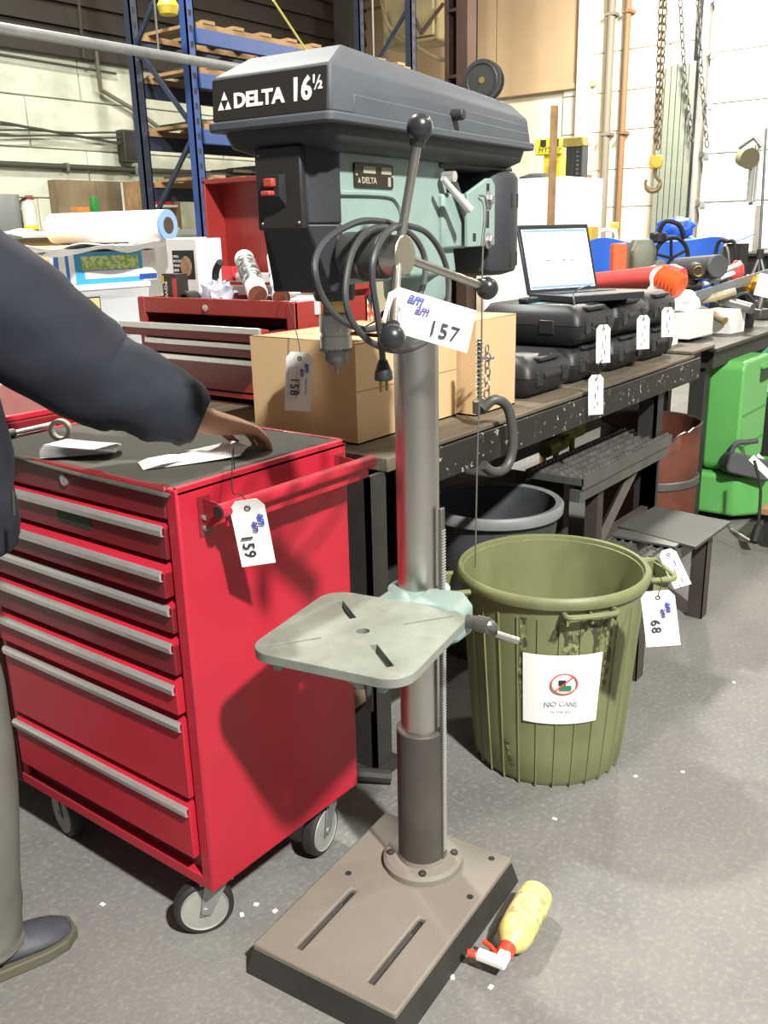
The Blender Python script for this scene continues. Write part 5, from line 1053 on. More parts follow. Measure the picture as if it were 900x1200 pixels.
# grey bin behind the olive one
gbm = mat('bin_grey', hexc('4a4c4d'), .55, var=.9, vscale=7, col2=hexc('2e2f30'), grime=.5, gscale=5, gcol=hexc('5f6c78'))
t = thing('grey_bin', 'dark grey round bin with scuffed inside, tucked under the bench', 'bin', (2.47, 1.52, 0)); q = P_(t)
c2 = (2.60, 1.53); h2 = .53
q(G().lathe([(.17, 0), (.175, .01), (.222, h2 - .02), (.222, h2), (.212, h2), (.168, .02)], 56, c=c2), 'bin_body', gbm, sm=40)
g = G(); g.loft([[(c2[0] + r * cos(2 * pi * k / 56), c2[1] + r * sin(2 * pi * k / 56), z) for k in range(56)] for r, z in ((.22, h2 - .03), (.238, h2 - .028), (.24, h2), (.232, h2 + .008), (.212, h2 + .004), (.22, h2 - .03))], cap=False); q(g, 'bin_rim', mat('bin_rim_grey', hexc('7b7e7e'), .5, var=.4, vscale=12), sm=50)
# two step platform
grate = mat('grating_steel', hexc('6c6b66'), .5, .3, var=.7, vscale=18, col2=hexc('33322f'), bump=.3, bscale=60)
railm = mat('step_rail', hexc('6c6e6a'), .45, .5, var=.5, vscale=9)
legm = mat('step_leg', hexc('4e4640'), .6, .2, var=.5, vscale=7)
t = thing('step_platform', 'two-level steel step with serrated treads and brown legs beside the olive bin', 'step', (3.1, 1.25, 0)); q = P_(t)
def tread(x0, x1, y0, y1, z, rows_, cols):
    f_ = q(G().box(x0, x1, y0, y0 + .004, z - .045, z).box(x0, x1, y1 - .004, y1, z - .045, z).box(x0, x0 + .004, y0, y1, z - .03, z - .004), 'tread_frame', railm)
    q(G().box(x0 + .004, x1, y0 + .004, y1 - .004, z - .012, z - .004), 'tread_plate', grate, f_)
    dx = (x1 - x0) / cols; dyy = (y1 - y0) / rows_; g = G()
    for i in range(cols):
        for j in range(rows_):
            cx_, cy_ = x0 + dx * (i + .5), y0 + dyy * (j + .5)
            g.box(cx_ - dx * .42, cx_ + dx * .42, cy_ - dyy * .18, cy_ + dyy * .18, z - .004, z + .006, top=.003)
    o = q(g, 'serrations', grate, f_); o['kind'] = 'stuff'
tread(2.88, 3.74, 1.33, 1.56, .578, 6, 26)
tread(2.62, 3.26, .985, 1.09, .37, 3, 20); tread(2.70, 3.26, 1.13, 1.22, .37, 3, 20)
for (x, y_, z1) in ((2.61, .99, .325), (3.22, .985, .325), (3.22, 1.2, .325), (2.66, 1.2, .325)): q(G().box(x, x + .055, y_, y_ + .004, 0, z1).box(x, x + .004, y_, y_ + .055, 0, z1).box(x + .051, x + .055, y_, y_ + .04, 0, z1), 'step_leg', legm)
for (x, y_, z1) in ((3.08, 1.36, .533), (3.62, 1.36, .533), (3.08, 1.50, .533)): q(G().box(x, x + .05, y_, y_ + .05, 0, z1), 'upper_post', legm)
q(G().cyl((3.12, 1.37, .26), (3.50, 1.37, .53), .022, n=4), 'diagonal_brace', legm); q(G().box(2.88, 3.72, 1.34, 1.38, .485, .53), 'under_rail', railm)
q(G().box(2.63, 3.24, 1.19, 1.22, .14, .17), 'cross_bar', legm); q(G().box(2.9, 3.66, 1.37, 1.40, .24, .28), 'cross_bar', legm)
pl_ = G().prism([(2.915, .93), (3.26, .92), (3.30, 1.22), (2.99, 1.24)], .378, .388).single('cover_sheet', mat('sheet_grey', hexc('484a47'), .55, .2, var=.5, vscale=4, col2=hexc('46484a'), grime=.3, gscale=5), 'flat dark grey sheet lying across the lower step tread', 'sheet', bev=.001)
G().box(2.92, 3.0, .99, 1.22, .3775, .3855, TR(-.03, -.0, 0)).single('flat_bar', railm, 'flat grey bar lying across the lower step beside the sheet', 'bar', bev=.001)
tag('st', 'white lot tag without number stuck out over the lower step, right of the olive bin', frame((2.336,0.818,0.557), Vector((2.359,0.791,0.56)) - Vector((2.327,0.826,0.548)), Vector((2.336,0.818,0.557)) - Vector((2.29,0.753,0.476))), None, w_=.048, h=.115, tail=[(2.433,0.85,0.527), (2.547,0.884,0.481)])
# dim yellow pump under the bench
t = thing('yellow_pump', 'yellow-green hose and fittings stored in the dark under the bench', 'pump', (3.4, 1.85, .44)); q = P_(t)
ylm = mat('pump_yellow', hexc('8f9030'), .5, var=.7, vscale=20, col2=hexc('3b4220'))
O_ = Vector((3.506,1.72,0.572))
q(G(TR(*O_)).box(-.1, .08, -.03, .04, -.04, .03).box(.06, .18, -.03, .03, -.03, .05), 'pump_body', ylm, bev=.02)
q(G(TR(*O_)).tube(smooth_path([(-.22, -.08, -.02), (-.14, -.09, .03), (-.1, -.09, .0), (-.12, -.09, -.08), (-.2, -.08, -.06)], 5, closed=True), .012, 8, closed=True).cyl((-.3, -.07, 0), (-.12, -.06, 0), .03, n=12), 'hose_fitting', ylm)
t = thing('under_shelf', 'dark shelf board under the bench carrying the pump', 'shelf', (2.8, 2.2, .3)); q = P_(t)
q(G().box(1.78, 3.60, 1.80, 2.60, .34, .36), 'shelf_board', irond_m); q(G().box(1.78, 3.6, 1.66, 1.80, .34, .358), 'shelf_edge', irond_m)
G().box(1.9, 3.5, 2.3, 2.58, .36, .7).single('stored_crate', dark_m, 'black crate stored at the back of the under-bench shelf', 'crate', bev=.01)

# spray bottle on the floor
sbm = mat('bottle_yellow', hexc('dbcb7c'), .4, var=.5, vscale=16, col2=hexc('c4b878'), coat=.2)
A_, B_ = Vector((1.479,0.752,0.045)), Vector((1.314,0.728,0.042))
t = thing('spray_bottle', 'yellow trigger spray bottle with red nozzle lying on the floor by the press base', 'bottle', tuple(A_)); q = P_(t)
L_ = (B_ - A_).length; d = (B_ - A_).normalized(); MSB = Matrix.Translation(A_) @ d.to_track_quat('Z', 'Y').to_matrix().to_4x4()
q(G(MSB).lathe([(.026, -.012), (.035, -.005), (.037, .02), (.037, L_ * .72), (.033, L_ * .84), (.018, L_ * .96), (.0145, L_)], 32), 'bottle_body', sbm, label='pale yellow bottle body with worn print')
q(G(MSB).lathe([(.0375, .03), (.0375, L_ * .62)], 32, cap=False), 'worn_print', mat('worn_print', hexc('d3c68a'), .5, var=.8, vscale=55, col2=hexc('9b8f62'), thr=(.5, .56)))
q(G(MSB).cyl((0, 0, L_ - .006), (0, 0, L_ + .016), .0175, n=24), 'red_collar', mat('cap_red', hexc('d44a34'), .45), bev=.001)
E_ = MSB @ Vector((0, 0, L_ + .015)); side = Vector((0.6046,-0.7962,-0.0234)); MH2 = frame(E_, d, Vector((0, 0, 1)).cross(d))
q(G(MH2).box(-.004, .03, -.011, .014, -.009, .011).box(.012, .035, -.05, .014, -.008, .008), 'spray_head', wbx, bev=.004)
q(G(MH2).cyl((.026, -.045, 0), (.030, -.066, 0), .008, n=14), 'nozzle', MATS['cap_red'])
q(G(MH2).tube(smooth_path([(.01, -.012, 0), (-.005, -.03, 0), (-.012, -.05, 0)], 4), .005, 8), 'trigger', MATS['cap_red'])
# floor litter
for k, (px_, py_) in enumerate([(1.248,0.726),(1.102,1.27),(1.143,1.267),(1.152,1.218),(2.956,1.022),(2.114,0.898),(2.096,0.779),(1.225,0.801),(0.942,1.548),(2.188,0.684),(2.782,0.729),(1.802,0.87)]):
    G(TR(px_, py_, .0, k)).box(-.006, .005, -.004, .004, 0, .002).single('paper_scrap', paper_m, 'tiny pale paper scrap on the floor ' + ('left of the spray bottle head', 'just right of the front caster', 'right of the front caster, second one out', 'between the front caster and the press base', 'in front of the step leg', 'right of the olive bin, nearer the camera', 'right of the olive bin, farther along', 'in front of the press base corner', 'in front of the cabinet beside the shoe', 'far out on the right-hand floor', 'on the right-hand floor beyond the bin', 'between the olive bin and the spray bottle')[k], 'scrap', 'paper scraps on the floor', sm=0)

# ------------------------------------------------------------------ far right background
t = thing('steel_column', 'brown steel building column with a hose reel fixed to it', 'column', (8.45, 5.45, 0)); q = P_(t)
colm = mat('column_brown', hexc('4f3b33'), .6, var=.4, vscale=4)
c0x, y0c, y1c = 8.45, 5.33, 5.60
q(G().box(c0x, c0x + .2, y0c, y0c + .13, 0, ZC), 'flange', colm); q(G().box(c0x, c0x + .2, y1c - .04, y1c, 0, ZC), 'flange', colm); q(G().box(c0x + .17, c0x + .19, y0c, y1c, 0, ZC), 'web', colm)
for z_ in (2.3, 2.9, 3.5): q(G().box(c0x, c0x + .2, y0c + .13, y1c - .04, z_, z_ + .03), 'batten', colm)
t = thing('hose_reel', 'black hose reel mounted on the brown column', 'hose reel', (8.35, 5.1, 2.7)); q = P_(t)
MRl = frame((8.38,5.094,2.821), (.25, -.97, 0), (0, 0, 1))
for z_ in (-.06, .06): q(G(MRl).cyl((0, 0, z_ - .008), (0, 0, z_ + .008), .19, n=32), 'reel_disc', black_m)
q(G(MRl).cyl((0, 0, -.055), (0, 0, .055), .12, n=24), 'hose_coil', blackr_m); q(G(MRl).tube([(.15 * cos(2 * pi * k / 28), .15 * sin(2 * pi * k / 28), .07) for k in range(28)], .008, 6, closed=True), 'disc_ridge', black_m); q(G(MRl).box(-.24, -.02, -.03, .03, -.02, .02), 'reel_bracket', colm); q(G(MRl).cyl((0, 0, .068), (0, 0, .075), .03, n=14), 'reel_hub', brass_m)
t = thing('jib_motor', 'pale yellow-grey lifting gear hanging high beside the column', 'hoist', (8.9, 6.2, 3.3)); q = P_(t)
jm = mat('jib_paint', hexc('9a8c66'), .6, var=.6, vscale=4, col2=hexc('6b6147'))
q(G().box(8.9, 9.3, 5.972, 6.73, 3.372, 4.6), 'gear_box', jm, bev=.03)
q(G().box(8.86, 8.9, 6.016, 6.372, 3.422, 4.3), 'side_plate', jm, bev=.01)
q(G().cyl((8.84,6.303,3.72), (8.84,6.151,3.454), .02, n=8), 'brace_rod', colm); q(G().cyl((8.84,5.867,3.688), (8.84,6.151,3.454), .02, n=8), 'brace_rod', colm)
q(G().cyl((9.1, 6.4, 4.6), (9.1, 6.4, ZC), .04, n=10), 'hanger', colm)
G().tube(smooth_path([(8.7,6.571,3.803), (8.7,6.487,3.546), (8.7,6.264,3.401), (8.7,5.991,3.22), (8.7,5.755,3.127), (8.7,5.567,3.184)], 5), .022, 8).single('sagging_hose', jm, 'sagging pale hose under the lifting gear', 'hose')
G().box(8.9, 9.1, 7.195, 7.409, 0, ZC).single('dark_post', siding_m, 'dark vertical post at the room corner behind the press', 'post')
# wall pipes
for k, (px_, r, m) in enumerate(((712, .045, mat('pipe_grey', hexc('7d7566'), .6)), (730, .035, mat('pipe_brown', hexc('83603f'), .6)))):
    p = ((10.2,4.62,2.913), (10.2,4.431,2.893))[k]
    t = thing('wall_conduit', ('thick grey vertical pipe on the cream wall', 'thinner brown vertical pipe right of the grey one on the cream wall')[k], 'pipe', (10.2, p[1], 0)); q = P_(t)
    q(G().cyl((10.22, p[1], 0), (10.22, p[1], 4.9 if k else 5.2), r, n=12), 'pipe_run', m)
    for z_ in (1.2, 2.4, 3.6): q(G().box(10.17, 10.3, p[1] - r - .02, p[1] + r + .02, z_, z_ + .03), 'pipe_clip', m)
G().box(10.2, 10.3, 4.85, 5.0, 0, ZC).single('wall_pilaster', blockr_m, 'cream pilaster where the tan panels end', 'pilaster', bev=.01)
# bundle of green tubes leaning on wall
for k in range(6):
    yb_ = 3.60 + k * .062
    G().box(10.02 - .0, 10.075, yb_, yb_ + .052, 0, 3.02 - .015 * (k % 3)).single('profile_bar', mat('profile_green', hexc('7c8275'), .55, var=.3, vscale=5), ('tall grey-green steel profile at the right end of the bundle by the door', 'second grey-green profile from the right in the bundle by the door', 'third grey-green profile from the right in the bundle by the door', 'fourth grey-green profile from the right in the bundle by the door', 'fifth grey-green profile from the right in the bundle by the door', 'leftmost grey-green profile in the bundle by the door')[k], 'steel profile', 'bundle of tall steel profiles', bev=.004)
# chain hoist
t = thing('chain_hoist', 'yellow hoist hook hanging on a long chain before the cream wall', 'hoist hook', (7.5,2.953,1.815)); q = P_(t)
chm = mat('chain_rust', hexc('7d6c55'), .5, .6)
def chain(a, b_, step, sc_, m, par, q):
    a, b_ = Vector(a), Vector(b_); n = int((b_ - a).length / step); d = (b_ - a).normalized()
    for k in range(n):
        M_ = Matrix.Translation(a + d * step * (k + .5)) @ d.to_track_quat('Y', 'Z').to_matrix().to_4x4() @ Matrix.Rotation(pi / 2 * (k % 2) + .6, 4, 'Y')
        q(G(M_).tube([(sc_ * .55 * cos(2 * pi * j / 8), sc_ * sin(2 * pi * j / 8), 0) for j in range(8)], sc_ * .22, 4, closed=True), 'chain_link', m, par)
q0 = Vector((7.5,2.962,1.962))
chain((7.5,2.994,3.245), q0, .056, .036, chm, t, q); chain((7.5,2.96,3.239), (7.5,2.941,1.961), .056, .036, chm, t, q)
yb = mat('hook_yellow', hexc('d5b23a'), .5)
MHk = frame(q0, (.5, -.85, 0), (0, 0, 1))
q(G(MHk).box(-.035, .05, -.10, .0, -.04, .04).cyl((.008, -.05, -.05), (.008, -.05, .05), .05, n=18), 'hook_block', yb, bev=.008)
q(G(MHk).tube(smooth_path([(.01, -.10, 0), (.01, -.15, 0), (.05, -.2, 0), (.03, -.26, 0), (-.03, -.265, 0), (-.065, -.22, 0), (-.06, -.18, 0)], 5), [.016] * 12 + [.02] * 12 + [.012] * 7, 10), 'hook', mat('hook_steel', hexc('8b7a5c'), .45, .5))
t = thing('loop_chain', 'slack grey door chain hanging beside the door track', 'chain', (9.9,3.512,2.126)); q = P_(t)
chain((9.9,3.771,3.724), (9.9,3.659,2.901), .075, .042, irond_m, t, q); chain((9.9,3.659,2.901), (9.9,3.517,2.192), .075, .042, irond_m, t, q)
t = thing('door_chain', 'long grey pull chain hanging down in front of the garage door', 'chain', (9.9,3.384,2.158)); q = P_(t)
chain((9.9,3.591,3.695), (9.9,3.481,2.843), .075, .042, irond_m, t, q); chain((9.9,3.481,2.843), (9.9,3.367,2.165), .075, .042, irond_m, t, q)
# forklift mast, fridge-like cabinets, wooden post
t = thing('lift_mast', 'yellow and black forklift mast and guard behind the white cabinets', 'forklift', (8.6, 4.1, 0)); q = P_(t)
fy = mat('fork_yellow', hexc('e3cf3a'), .45)
y1_, y2_, y3_ = 4.526, 4.253, 4.334
za_, zb2 = 2.249, 2.104
q(G().box(8.4, 8.5, y2_, y1_, zb2, za_), 'head_guard', fy, bev=.01)
txt('mast_lettering', 'HYSTER', ink_m, t, frame((8.398, y1_ - .04, zb2 + .02), (0, -1, 0), (0, 0, 1)), .075, space='w')
for yy in (y1_ - .12, y2_ + .02): q(G().box(8.395, 8.4, yy, yy + .06, (za_ + zb2) / 2, za_ - .01), 'guard_slot', dark_m)
q(G().box(8.45, 8.6, y3_ - .05, y3_ + .12, 0, zb2), 'yellow_post', fy)
for pxm, lab in ((3.966, 0), (3.883, 1)):
    q(G().box(8.0, 8.12, pxm - .05, pxm + .03, 0, 2.16), 'mast_rail', black_m, bev=.004)
q(G().box(8.02, 8.10, 3.883, 3.966, 0, 2.1), 'mast_web', dark_m); q(G().box(7.98, 8.1, 3.827, 4.027, 2.12, 2.2), 'mast_crown', mat('crown_olive', hexc('8a7c3a'), .6, var=.6, vscale=12), bev=.01)
g = G()
for k in range(50): g.box(7.985, 8.0, pxm - .02, pxm + .0, .3 + k * .036, .318 + k * .036)
o = q(g, 'lift_chain', steeld_m); o['kind'] = 'stuff'
t = thing('tall_cabinet', 'tall white cabinets standing behind the drill press motor', 'cabinet', (7.3, 3.75, 0)); q = P_(t)
ya, yb3, yc = 3.993, 3.749, 3.49
q(G().box(7.01, 7.7, yc, ya + .25, 0, 1.82), 'cabinet_body', wbx); q(G().box(7.0, 7.02, yc, yb3 - .008, .05, 1.81), 'cabinet_door', wbx, bev=.004); q(G().box(7.0, 7.02, yb3 + .008, ya + .24, .05, 1.81), 'cabinet_door', wbx, bev=.004); q(G().box(6.98, 7.0, yb3 - .05, yb3 - .03, .9, 1.2), 'door_handle', chrome_m)
blob((7.3, 3.897, 1.83), .14, (1, 1.2, .3), 3, .1).single('dark_lump', dark_m, 'dark bundle lying on top of the white cabinets', 'bundle', sm=60)
G().cyl((5,2.587,0), (5,2.576,2.08), .022, n=14).single('wooden_post', woodm, 'upright brown wooden pole standing behind the laptop', 'pole')
boxx('wall_photo', 'small brown framed picture on the cream wall', 'picture', (10.27,4.88,1.885), (.02, .17, .12), 0, mat('photo_brown', hexc('8a6a55'), .6, var=.8, vscale=30))
t = thing('louvre_panel', 'stack of cream drawers or louvres against the cream wall under the picture', 'cabinet', (10.1, 4.75, 0)); q = P_(t)
yd0, yd1 = 4.66, 4.925
q(G().box(10.05, 10.28, yd0, yd1, .4, 1.85), 'panel_body', blockr_m)
for k in range(7): q(G().box(10.03, 10.05, yd0 + .01, yd1 - .01, .44 + k * .2, .62 + k * .2), 'louvre', blockr_m, bev=.006)
t = thing('yellow_pulley', 'small yellow pulley hanging low before the wall above the blue tarpaulin', 'pulley', (7.6,3.322,1.41)); q = P_(t)
MP_ = frame((7.6,3.323,1.417), (.5, -.85, 0), (0, 0, 1))
q(G(MP_).box(-.035, .035, -.03, .045, -.03, .03).cyl((0, .0, -.04), (0, .0, .04), .035, n=16), 'pulley_block', yb, bev=.006); q(G(MP_).cyl((0, .04, 0), (0, 2.2, 0), .006, n=6), 'pulley_cable', steeld_m)
t = thing('hand_rail', 'curved white hand rail behind the blue tarpaulin', 'rail', (7.4,3.38,1.297)); q = P_(t)
q(G().tube(smooth_path([(7.4,3.406,1.194), (7.4,3.407,1.373), (7.4,3.347,1.399), (7.4,3.249,1.397), (7.4,3.217,1.363), (7.4,3.201,1.193)], 5), .016, 8), 'rail_tube', white_m)
q = P_(sb)
q(G().box(4.35, 7.1, 2.58, 2.59, .1, .8), 'added_dark_panel', irond_m)  # added sheet that hides the lit floor behind the steel table
boxx('yellow_box', 'yellow box between the laptop and the blue tarpaulin', 'box', (6.9,3.263,1.21), (.12, .18, .22), 0, yb)
# work lamp on stand before the door
t = thing('dock_lamp', 'grey articulated work lamp in front of the garage door', 'lamp', (8.9,2.604,1.84)); q = P_(t)
lmg = mat('lamp_grey', hexc('8a8a86'), .5, var=.4, vscale=10)
q(G().cyl((8.9,2.706,1.99), (8.8,2.609,1.972), .07, .09, n=20), 'lamp_head', mat('lamp_olive', hexc('6d6a52'), .5)); q(G().cyl((8.9,2.744,2.071), (8.9,2.618,2.153), .018, n=8), 'lamp_arm', steeld_m); q(G().cyl((8.9,2.618,2.153), (8.9,2.545,2.071), .02, n=8), 'lamp_arm', steeld_m)
q(G().box(-.085, .085, -.02, .02, 0, .48, Matrix.Translation((8.92,2.603,1.609))), 'lamp_post', lmg); q(G().cyl((8.94,2.609,1.609), (8.94,2.609,1.195), .02, n=8), 'post_leg', lmg)
for dx in (-.04, .04): q(G().box(dx - .006, dx + .006, -.026, -.02, .01, .47, Matrix.Translation((8.92,2.603,1.609))), 'post_groove', white_m)
boxx('pale_carton', 'tall pale carton standing on the black cabinet before the door', 'carton', (8.9,2.62,1.182), (.2, .2, .40), 0, mat('carton_pale', hexc('cfcac0'), .7, var=.4, vscale=6))
t = thing('tripod_rod', 'thin dark tripod stand at the right frame edge', 'stand', (6.6, 1.78, .885)); q = P_(t)
r0 = Vector((6.4,1.779,1.122))
q(G().cyl(r0, (6.4,1.814,1.997), .009, n=8), 'stand_rod', steeld_m)
for dx, dy_ in ((.1, .03), (-.08, .08), (-.02, -.12)): q(G().cyl(r0 + Vector((0, 0, .1)), (r0.x + dx, r0.y + dy_, .885), .011, n=8), 'stand_leg', steeld_m)
q(G().cyl(r0 + Vector((0, 0, .08)), r0 + Vector((0, 0, .14)), .022, n=10), 'stand_clamp', irond_m)

# ------------------------------------------------------------------ person
def skin(name, joints, m, par, sub=2, label=None, root=0):
    # joints: list of (point, (rx, ry), parent index)
    me = bpy.data.meshes.new(name); me.from_pydata([tuple(T[par.name].inverted() @ Vector(j[0])) for j in joints], [(j[2], i) for i, j in enumerate(joints) if j[2] is not None], [])
    o = bpy.data.objects.new(name, me); COL.objects.link(o)
    s = o.modifiers.new('skin', 'SKIN'); s.use_smooth_shade = True; s.branch_smoothing = .3
    for i, j in enumerate(joints): me.skin_vertices[0].data[i].radius = j[1]; me.skin_vertices[0].data[i].use_root = (i == root)
    d = o.modifiers.new('sub', 'SUBSURF'); d.levels = sub; d.render_levels = sub
    bpy.context.view_layer.update()
    nm = bpy.data.meshes.new_from_object(o.evaluated_get(bpy.context.evaluated_depsgraph_get())); bpy.data.objects.remove(o)
    nm.materials.clear(); nm.materials.append(m); nm.shade_smooth()
    o = bpy.data.objects.new(name, nm); COL.objects.link(o); o.parent = par; T[o.name] = T[par.name].copy()
    if label: o['label'] = label
    return o
pr = thing('person', 'person in dark navy jacket and grey trousers reaching over the red cabinet', 'person', (.66, 1.72, 0))
skinm = mat('skin', hexc('c4957a'), .5, var=.3, vscale=20, col2=hexc('a8755c'))
jackm = mat('navy_jacket', hexc('1b1f2b'), .85, var=.4, vscale=5, col2=hexc('12141d'), bump=.35, bscale=18)
trom = mat('grey_trousers', hexc('6b6b62'), .8, var=.4, vscale=7, bump=.2, bscale=60)
sh_, el_, wr_ = Vector((.885, 1.62, 1.35)), Vector((1.055,1.506,1.174)), Vector((1.196,1.356,1.07))
pal = Vector((1.251,1.347,1.056))
V_ = Vector
hip = V_((.70, 1.68, .93)); ch_ = V_((.79, 1.70, 1.25)); nk = V_((.85, 1.745, 1.45)); 
ra, la = V_((.68, 1.59, .09)), V_((.60, 1.90, .09))
pal_r = .04
J = [(hip, (.14, .12), None), (V_((.735, 1.68, 1.08)), (.14, .11), 0), (ch_, (.16, .12), 1), (V_((.80, 1.75, 1.40)), (.09, .08), 2), (nk, (.052, .055), 3), (V_((.885, 1.755, 1.52)), (.068, .078), 4), (V_((.91, 1.76, 1.61)), (.078, .094), 5), (V_((.90, 1.76, 1.69)), (.055, .065), 6),
     (V_((.84, 1.65, 1.37)), (.06, .06), 3), (sh_, (.055, .055), 8), (el_, (.042, .042), 9), (wr_, (.034, .03), 10), (pal, (.042, .026), 11),
     (V_((.78, 1.90, 1.38)), (.06, .06), 3), (V_((.76, 1.96, 1.34)), (.055, .055), 13), (V_((.74, 2.02, 1.08)), (.042, .042), 14), (V_((.88, 2.02, .92)), (.028, .024), 15),
     (V_((.70, 1.62, .86)), (.085, .085), 0), (V_((.71, 1.59, .5)), (.055, .058), 17), (ra, (.036, .04), 18),
     (V_((.64, 1.83, .86)), (.085, .085), 0), (V_((.64, 1.88, .5)), (.055, .058), 20), (la, (.036, .04), 21)]
# fingers from the palm: knuckle, middle joint, tip
dv = (pal - wr_).normalized(); sd = dv.cross(V_((0, 0, 1))).normalized()
for k, (o_, l_) in enumerate(((-.027, .062), (-.009, .07), (.010, .066), (.028, .052))):
    kn = pal + dv * .036 + sd * o_ + V_((0, 0, -.002)); J.append((kn, (.0125, .0115), 12)); n0 = len(J) - 1
    J.append((kn + dv * l_ * .5 + V_((0, 0, -.018)) + sd * o_ * .1, (.0088, .0082), n0)); J.append((kn + dv * l_ * .72 + V_((0, 0, -.018 - l_ * .45)), (.0072, .0068), n0 + 1))
th = pal - dv * .008 - sd * .034 + V_((0, 0, -.008)); J.append((th, (.0125, .011), 12)); n0 = len(J) - 1
J.append((th + dv * .028 - sd * .016 + V_((0, 0, -.018)), (.010, .0095), n0)); J.append((th + dv * .05 - sd * .008 + V_((0, 0, -.032)), (.0085, .008), n0 + 1))
# resting left hand
lw_ = V_((.88, 2.02, .92)); lp = lw_ + V_((.055, 0, -.01)); J.append((lp, (.034, .018), 16)); i0 = len(J) - 1
for k, (o_, l_) in enumerate(((-.027, .06), (-.009, .068), (.010, .064), (.028, .05))):
    kn = lp + V_((.035, o_, 0)); J.append((kn, (.0098, .009), i0)); n0 = len(J) - 1; J.append((kn + V_((l_ * .5, 0, -.012)), (.0085, .008), n0)); J.append((kn + V_((l_ * .8, 0, -.03)), (.007, .007), n0 + 1))
J.append((lp + V_((.0, -.038, -.006)), (.012, .011), i0)); J.append((lp + V_((.03, -.055, -.02)), (.009, .009), len(J) - 1))
body = skin('body', J, skinm, pr, 2)
# face, hair
hc_ = V_((.91, 1.76, 1.605)); g = G()
for s in (-1, 1): G().sphere(hc_ + V_((.082, s * .032, .005)), .011, 12).build('eye', white_m, body, space='w')
G().loft([[hc_ + V_((.083, -.012, -.03)), hc_ + V_((.083, .012, -.03)), hc_ + V_((.11, 0, -.032))], [hc_ + V_((.085, -.005, .012)), hc_ + V_((.085, .005, .012)), hc_ + V_((.09, 0, .01))]]).build('nose', skinm, body, space='w', sub=1)
G().box(.078, .087, -.024, .024, -.062, -.054, Matrix.Translation(hc_)).build('mouth', mat('lip', hexc('9a5a50'), .5), body, space='w', bev=.003)
for s in (-1, 1): G().sphere(hc_ + V_((.0, s * .082, -.01)), .022, 12, (.6, .35, 1.2)).build('ear', skinm, body, space='w')
blob(hc_ + V_((-.028, 0, .03)), .105, (1, .93, .98), 2, .06).build('hair', mat('hair_dark', hexc('2c241e'), .8, bump=.5, bscale=60), pr, space='w')
# jacket, trousers, shoes
def sleeve(g, pts, k=8, n=28, amp=.05, fr=9, seed=0):
    # pts: (centre, rx, rz); cloth tube with folds
    P_ = smooth_path([p[0] for p in pts], k); R1 = smooth_path([(p[1], p[2], 0) for p in pts], k); rings = []
    for i, c in enumerate(P_):
        t = (P_[min(i + 1, len(P_) - 1)] - P_[max(i - 1, 0)]).normalized()
        up = V_((0, 0, 1)) if abs(t.z) < .85 else V_((1, 0, 0)); a = (up - t * up.dot(t)).normalized(); s_ = t.cross(a); row = []
        for j in range(n):
            an = 2 * pi * j / n; d = a * cos(an) * R1[i].y + s_ * sin(an) * R1[i].x
            f = 1 + amp * noise.noise(V_((i * fr / len(P_) * 1.6 + an * .35, cos(an) * 1.2, sin(an) * 1.2 + seed))) * 1.6 + amp * .5 * noise.noise(V_((i * .45, cos(an) * 3, sin(an) * 3 + seed)))
            row.append(tuple(c + d * f))
        rings.append(row)
    g.loft(rings)
sd2 = (wr_ - el_).normalized()
g = G()
sleeve(g, [(V_((.73, 1.64, .885)), .16, .175), (V_((.735, 1.64, .95)), .16, .18), (V_((.75, 1.65, 1.06)), .155, .175), (V_((.78, 1.69, 1.22)), .165, .15), (V_((.80, 1.71, 1.34)), .165, .135), (V_((.825, 1.735, 1.42)), .11, .095), (V_((.84, 1.745, 1.475)), .068, .068)], 6, amp=.035)
sleeve(g, [(V_((.81, 1.72, 1.37)), .10, .10), (V_((.865, 1.655, 1.365)), .112, .118), (sh_, .108, .118), (sh_.lerp(el_, .5), .098, .112), (el_, .085, .10), (el_.lerp(wr_, .3), .076, .09), (el_.lerp(wr_, .6), .064, .078), (el_.lerp(wr_, .82), .056, .066), (wr_ - sd2 * .02, .048, .054), (wr_ - sd2 * .012, .038, .042)], 9, amp=.06, seed=4)
sleeve(g, [(V_((.80, 1.76, 1.37)), .10, .10), (V_((.79, 1.87, 1.365)), .1, .1), (V_((.76, 1.95, 1.32)), .092, .092), (V_((.74, 2.0, 1.18)), .082, .082), (V_((.74, 2.02, 1.08)), .075, .075), (V_((.80, 2.02, 1.0)), .06, .06), (V_((.865, 2.02, .935)), .048, .045)], 6, amp=.05, seed=9)
jk = g.build('jacket', jackm, pr, space='w', sm=80, label='dark navy jacket')
G().tube([(0.8,1.414,1.015), (0.791,1.405,0.975)], .004, 8).build('zip_pull', blackr_m, jk, space='w')
g = G()
sleeve(g, [(V_((.705, 1.70, .74)), .12, .15), (V_((.70, 1.70, .82)), .135, .17), (V_((.705, 1.69, .92)), .135, .155)], 6, amp=.02)
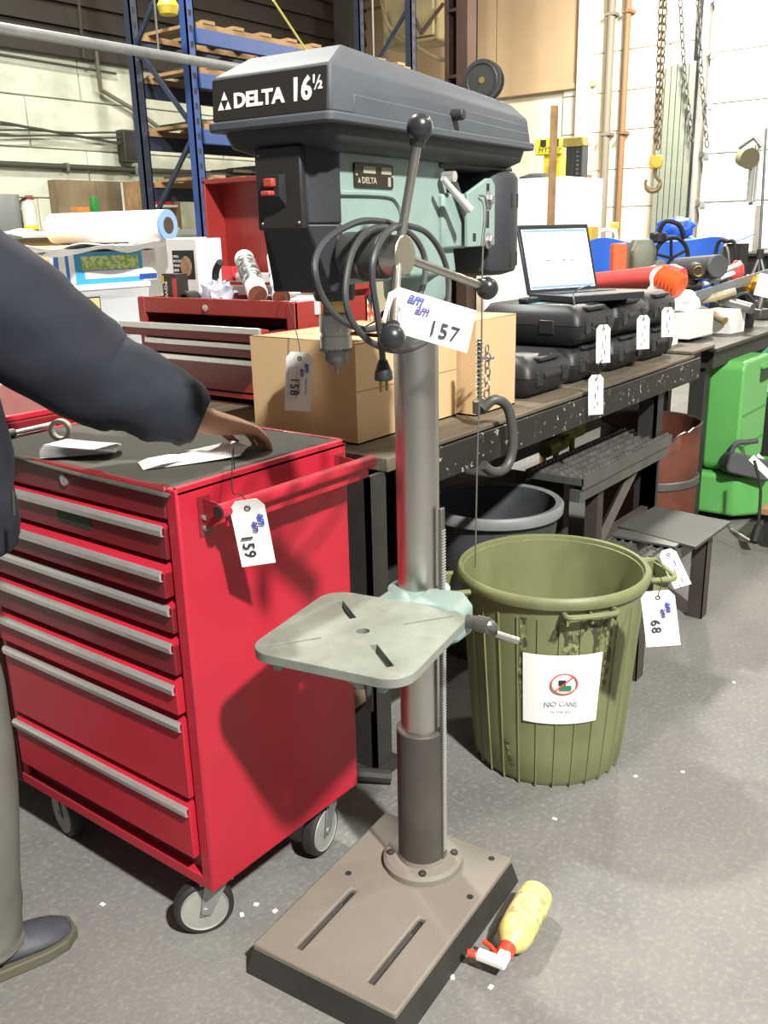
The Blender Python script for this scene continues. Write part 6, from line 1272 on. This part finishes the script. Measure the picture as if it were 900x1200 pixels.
sleeve(g, [(V_((.70, 1.625, .88)), .095, .095), (V_((.71, 1.605, .74)), .098, .098), (V_((.728, 1.585, .48)), .082, .084), (V_((.705, 1.583, .24)), .076, .078), (V_((.69, 1.583, .10)), .073, .078), (V_((.688, 1.583, .06)), .078, .082)], 7, amp=.045, seed=2)
sleeve(g, [(V_((.70, 1.775, .88)), .095, .095), (V_((.69, 1.80, .74)), .098, .098), (V_((.66, 1.87, .48)), .082, .084), (V_((.63, 1.90, .24)), .076, .078), (V_((.62, 1.905, .10)), .073, .078), (V_((.618, 1.905, .06)), .078, .082)], 7, amp=.045, seed=6)
g.build('trousers', trom, pr, space='w', sm=80, label='grey work trousers')
shm = mat('shoe_leather', hexc('3b3d44'), .5, var=.6, vscale=12, col2=hexc('55585e'), bump=.2, bscale=50); solem = mat('shoe_sole', hexc('5a5648'), .7)
def shoe(h, t_):
    h, t_ = V_(h), V_(t_); d = (t_ - h); L_ = d.length; d.normalize(); s = V_((-d.y, d.x, 0))
    secs = ((0, .028, .07), (.06, .036, .10), (.25, .039, .115), (.40, .040, .10), (.55, .046, .078), (.75, .052, .062), (.9, .046, .05), (1.0, .02, .034))
    def rg(t, w_, z1, z0): c = h + d * L_ * t; return [tuple(c + s * w_ * cos(a) * (1 if sin(a) < .3 else .82) + V_((0, 0, z0 + (z1 - z0) * (.5 + .5 * sin(a))))) for a in [2 * pi * k / 16 for k in range(16)]]
    up_ = G().loft([rg(t, w_, z1, .012) for t, w_, z1 in secs]).build('shoe', shm, pr, space='w', sub=1, sm=80)
    G().loft([[tuple(h + d * L_ * (t + (.012 if t > .5 else -.01)) + s * (w_ + .004) * k + V_((0, 0, z))) for k, z in ((-1, .0), (1, .0), (1, .024), (-1, .024))] for t, w_, z1 in secs]).build('sole', solem, up_, space='w', bev=.003)
    G().tube([tuple(h + d * L_ * .36 + s * .045 * cos(a) + V_((0, 0, .10 + .012 * sin(a)))) for a in [2 * pi * k / 16 for k in range(16)]], .006, 6, closed=True).build('shoe_collar', solem, up_, space='w')
shoe((.57, 1.60, 0), (0.854,1.532,0)); shoe((.54, 1.91, 0), (.84, 1.93, 0))
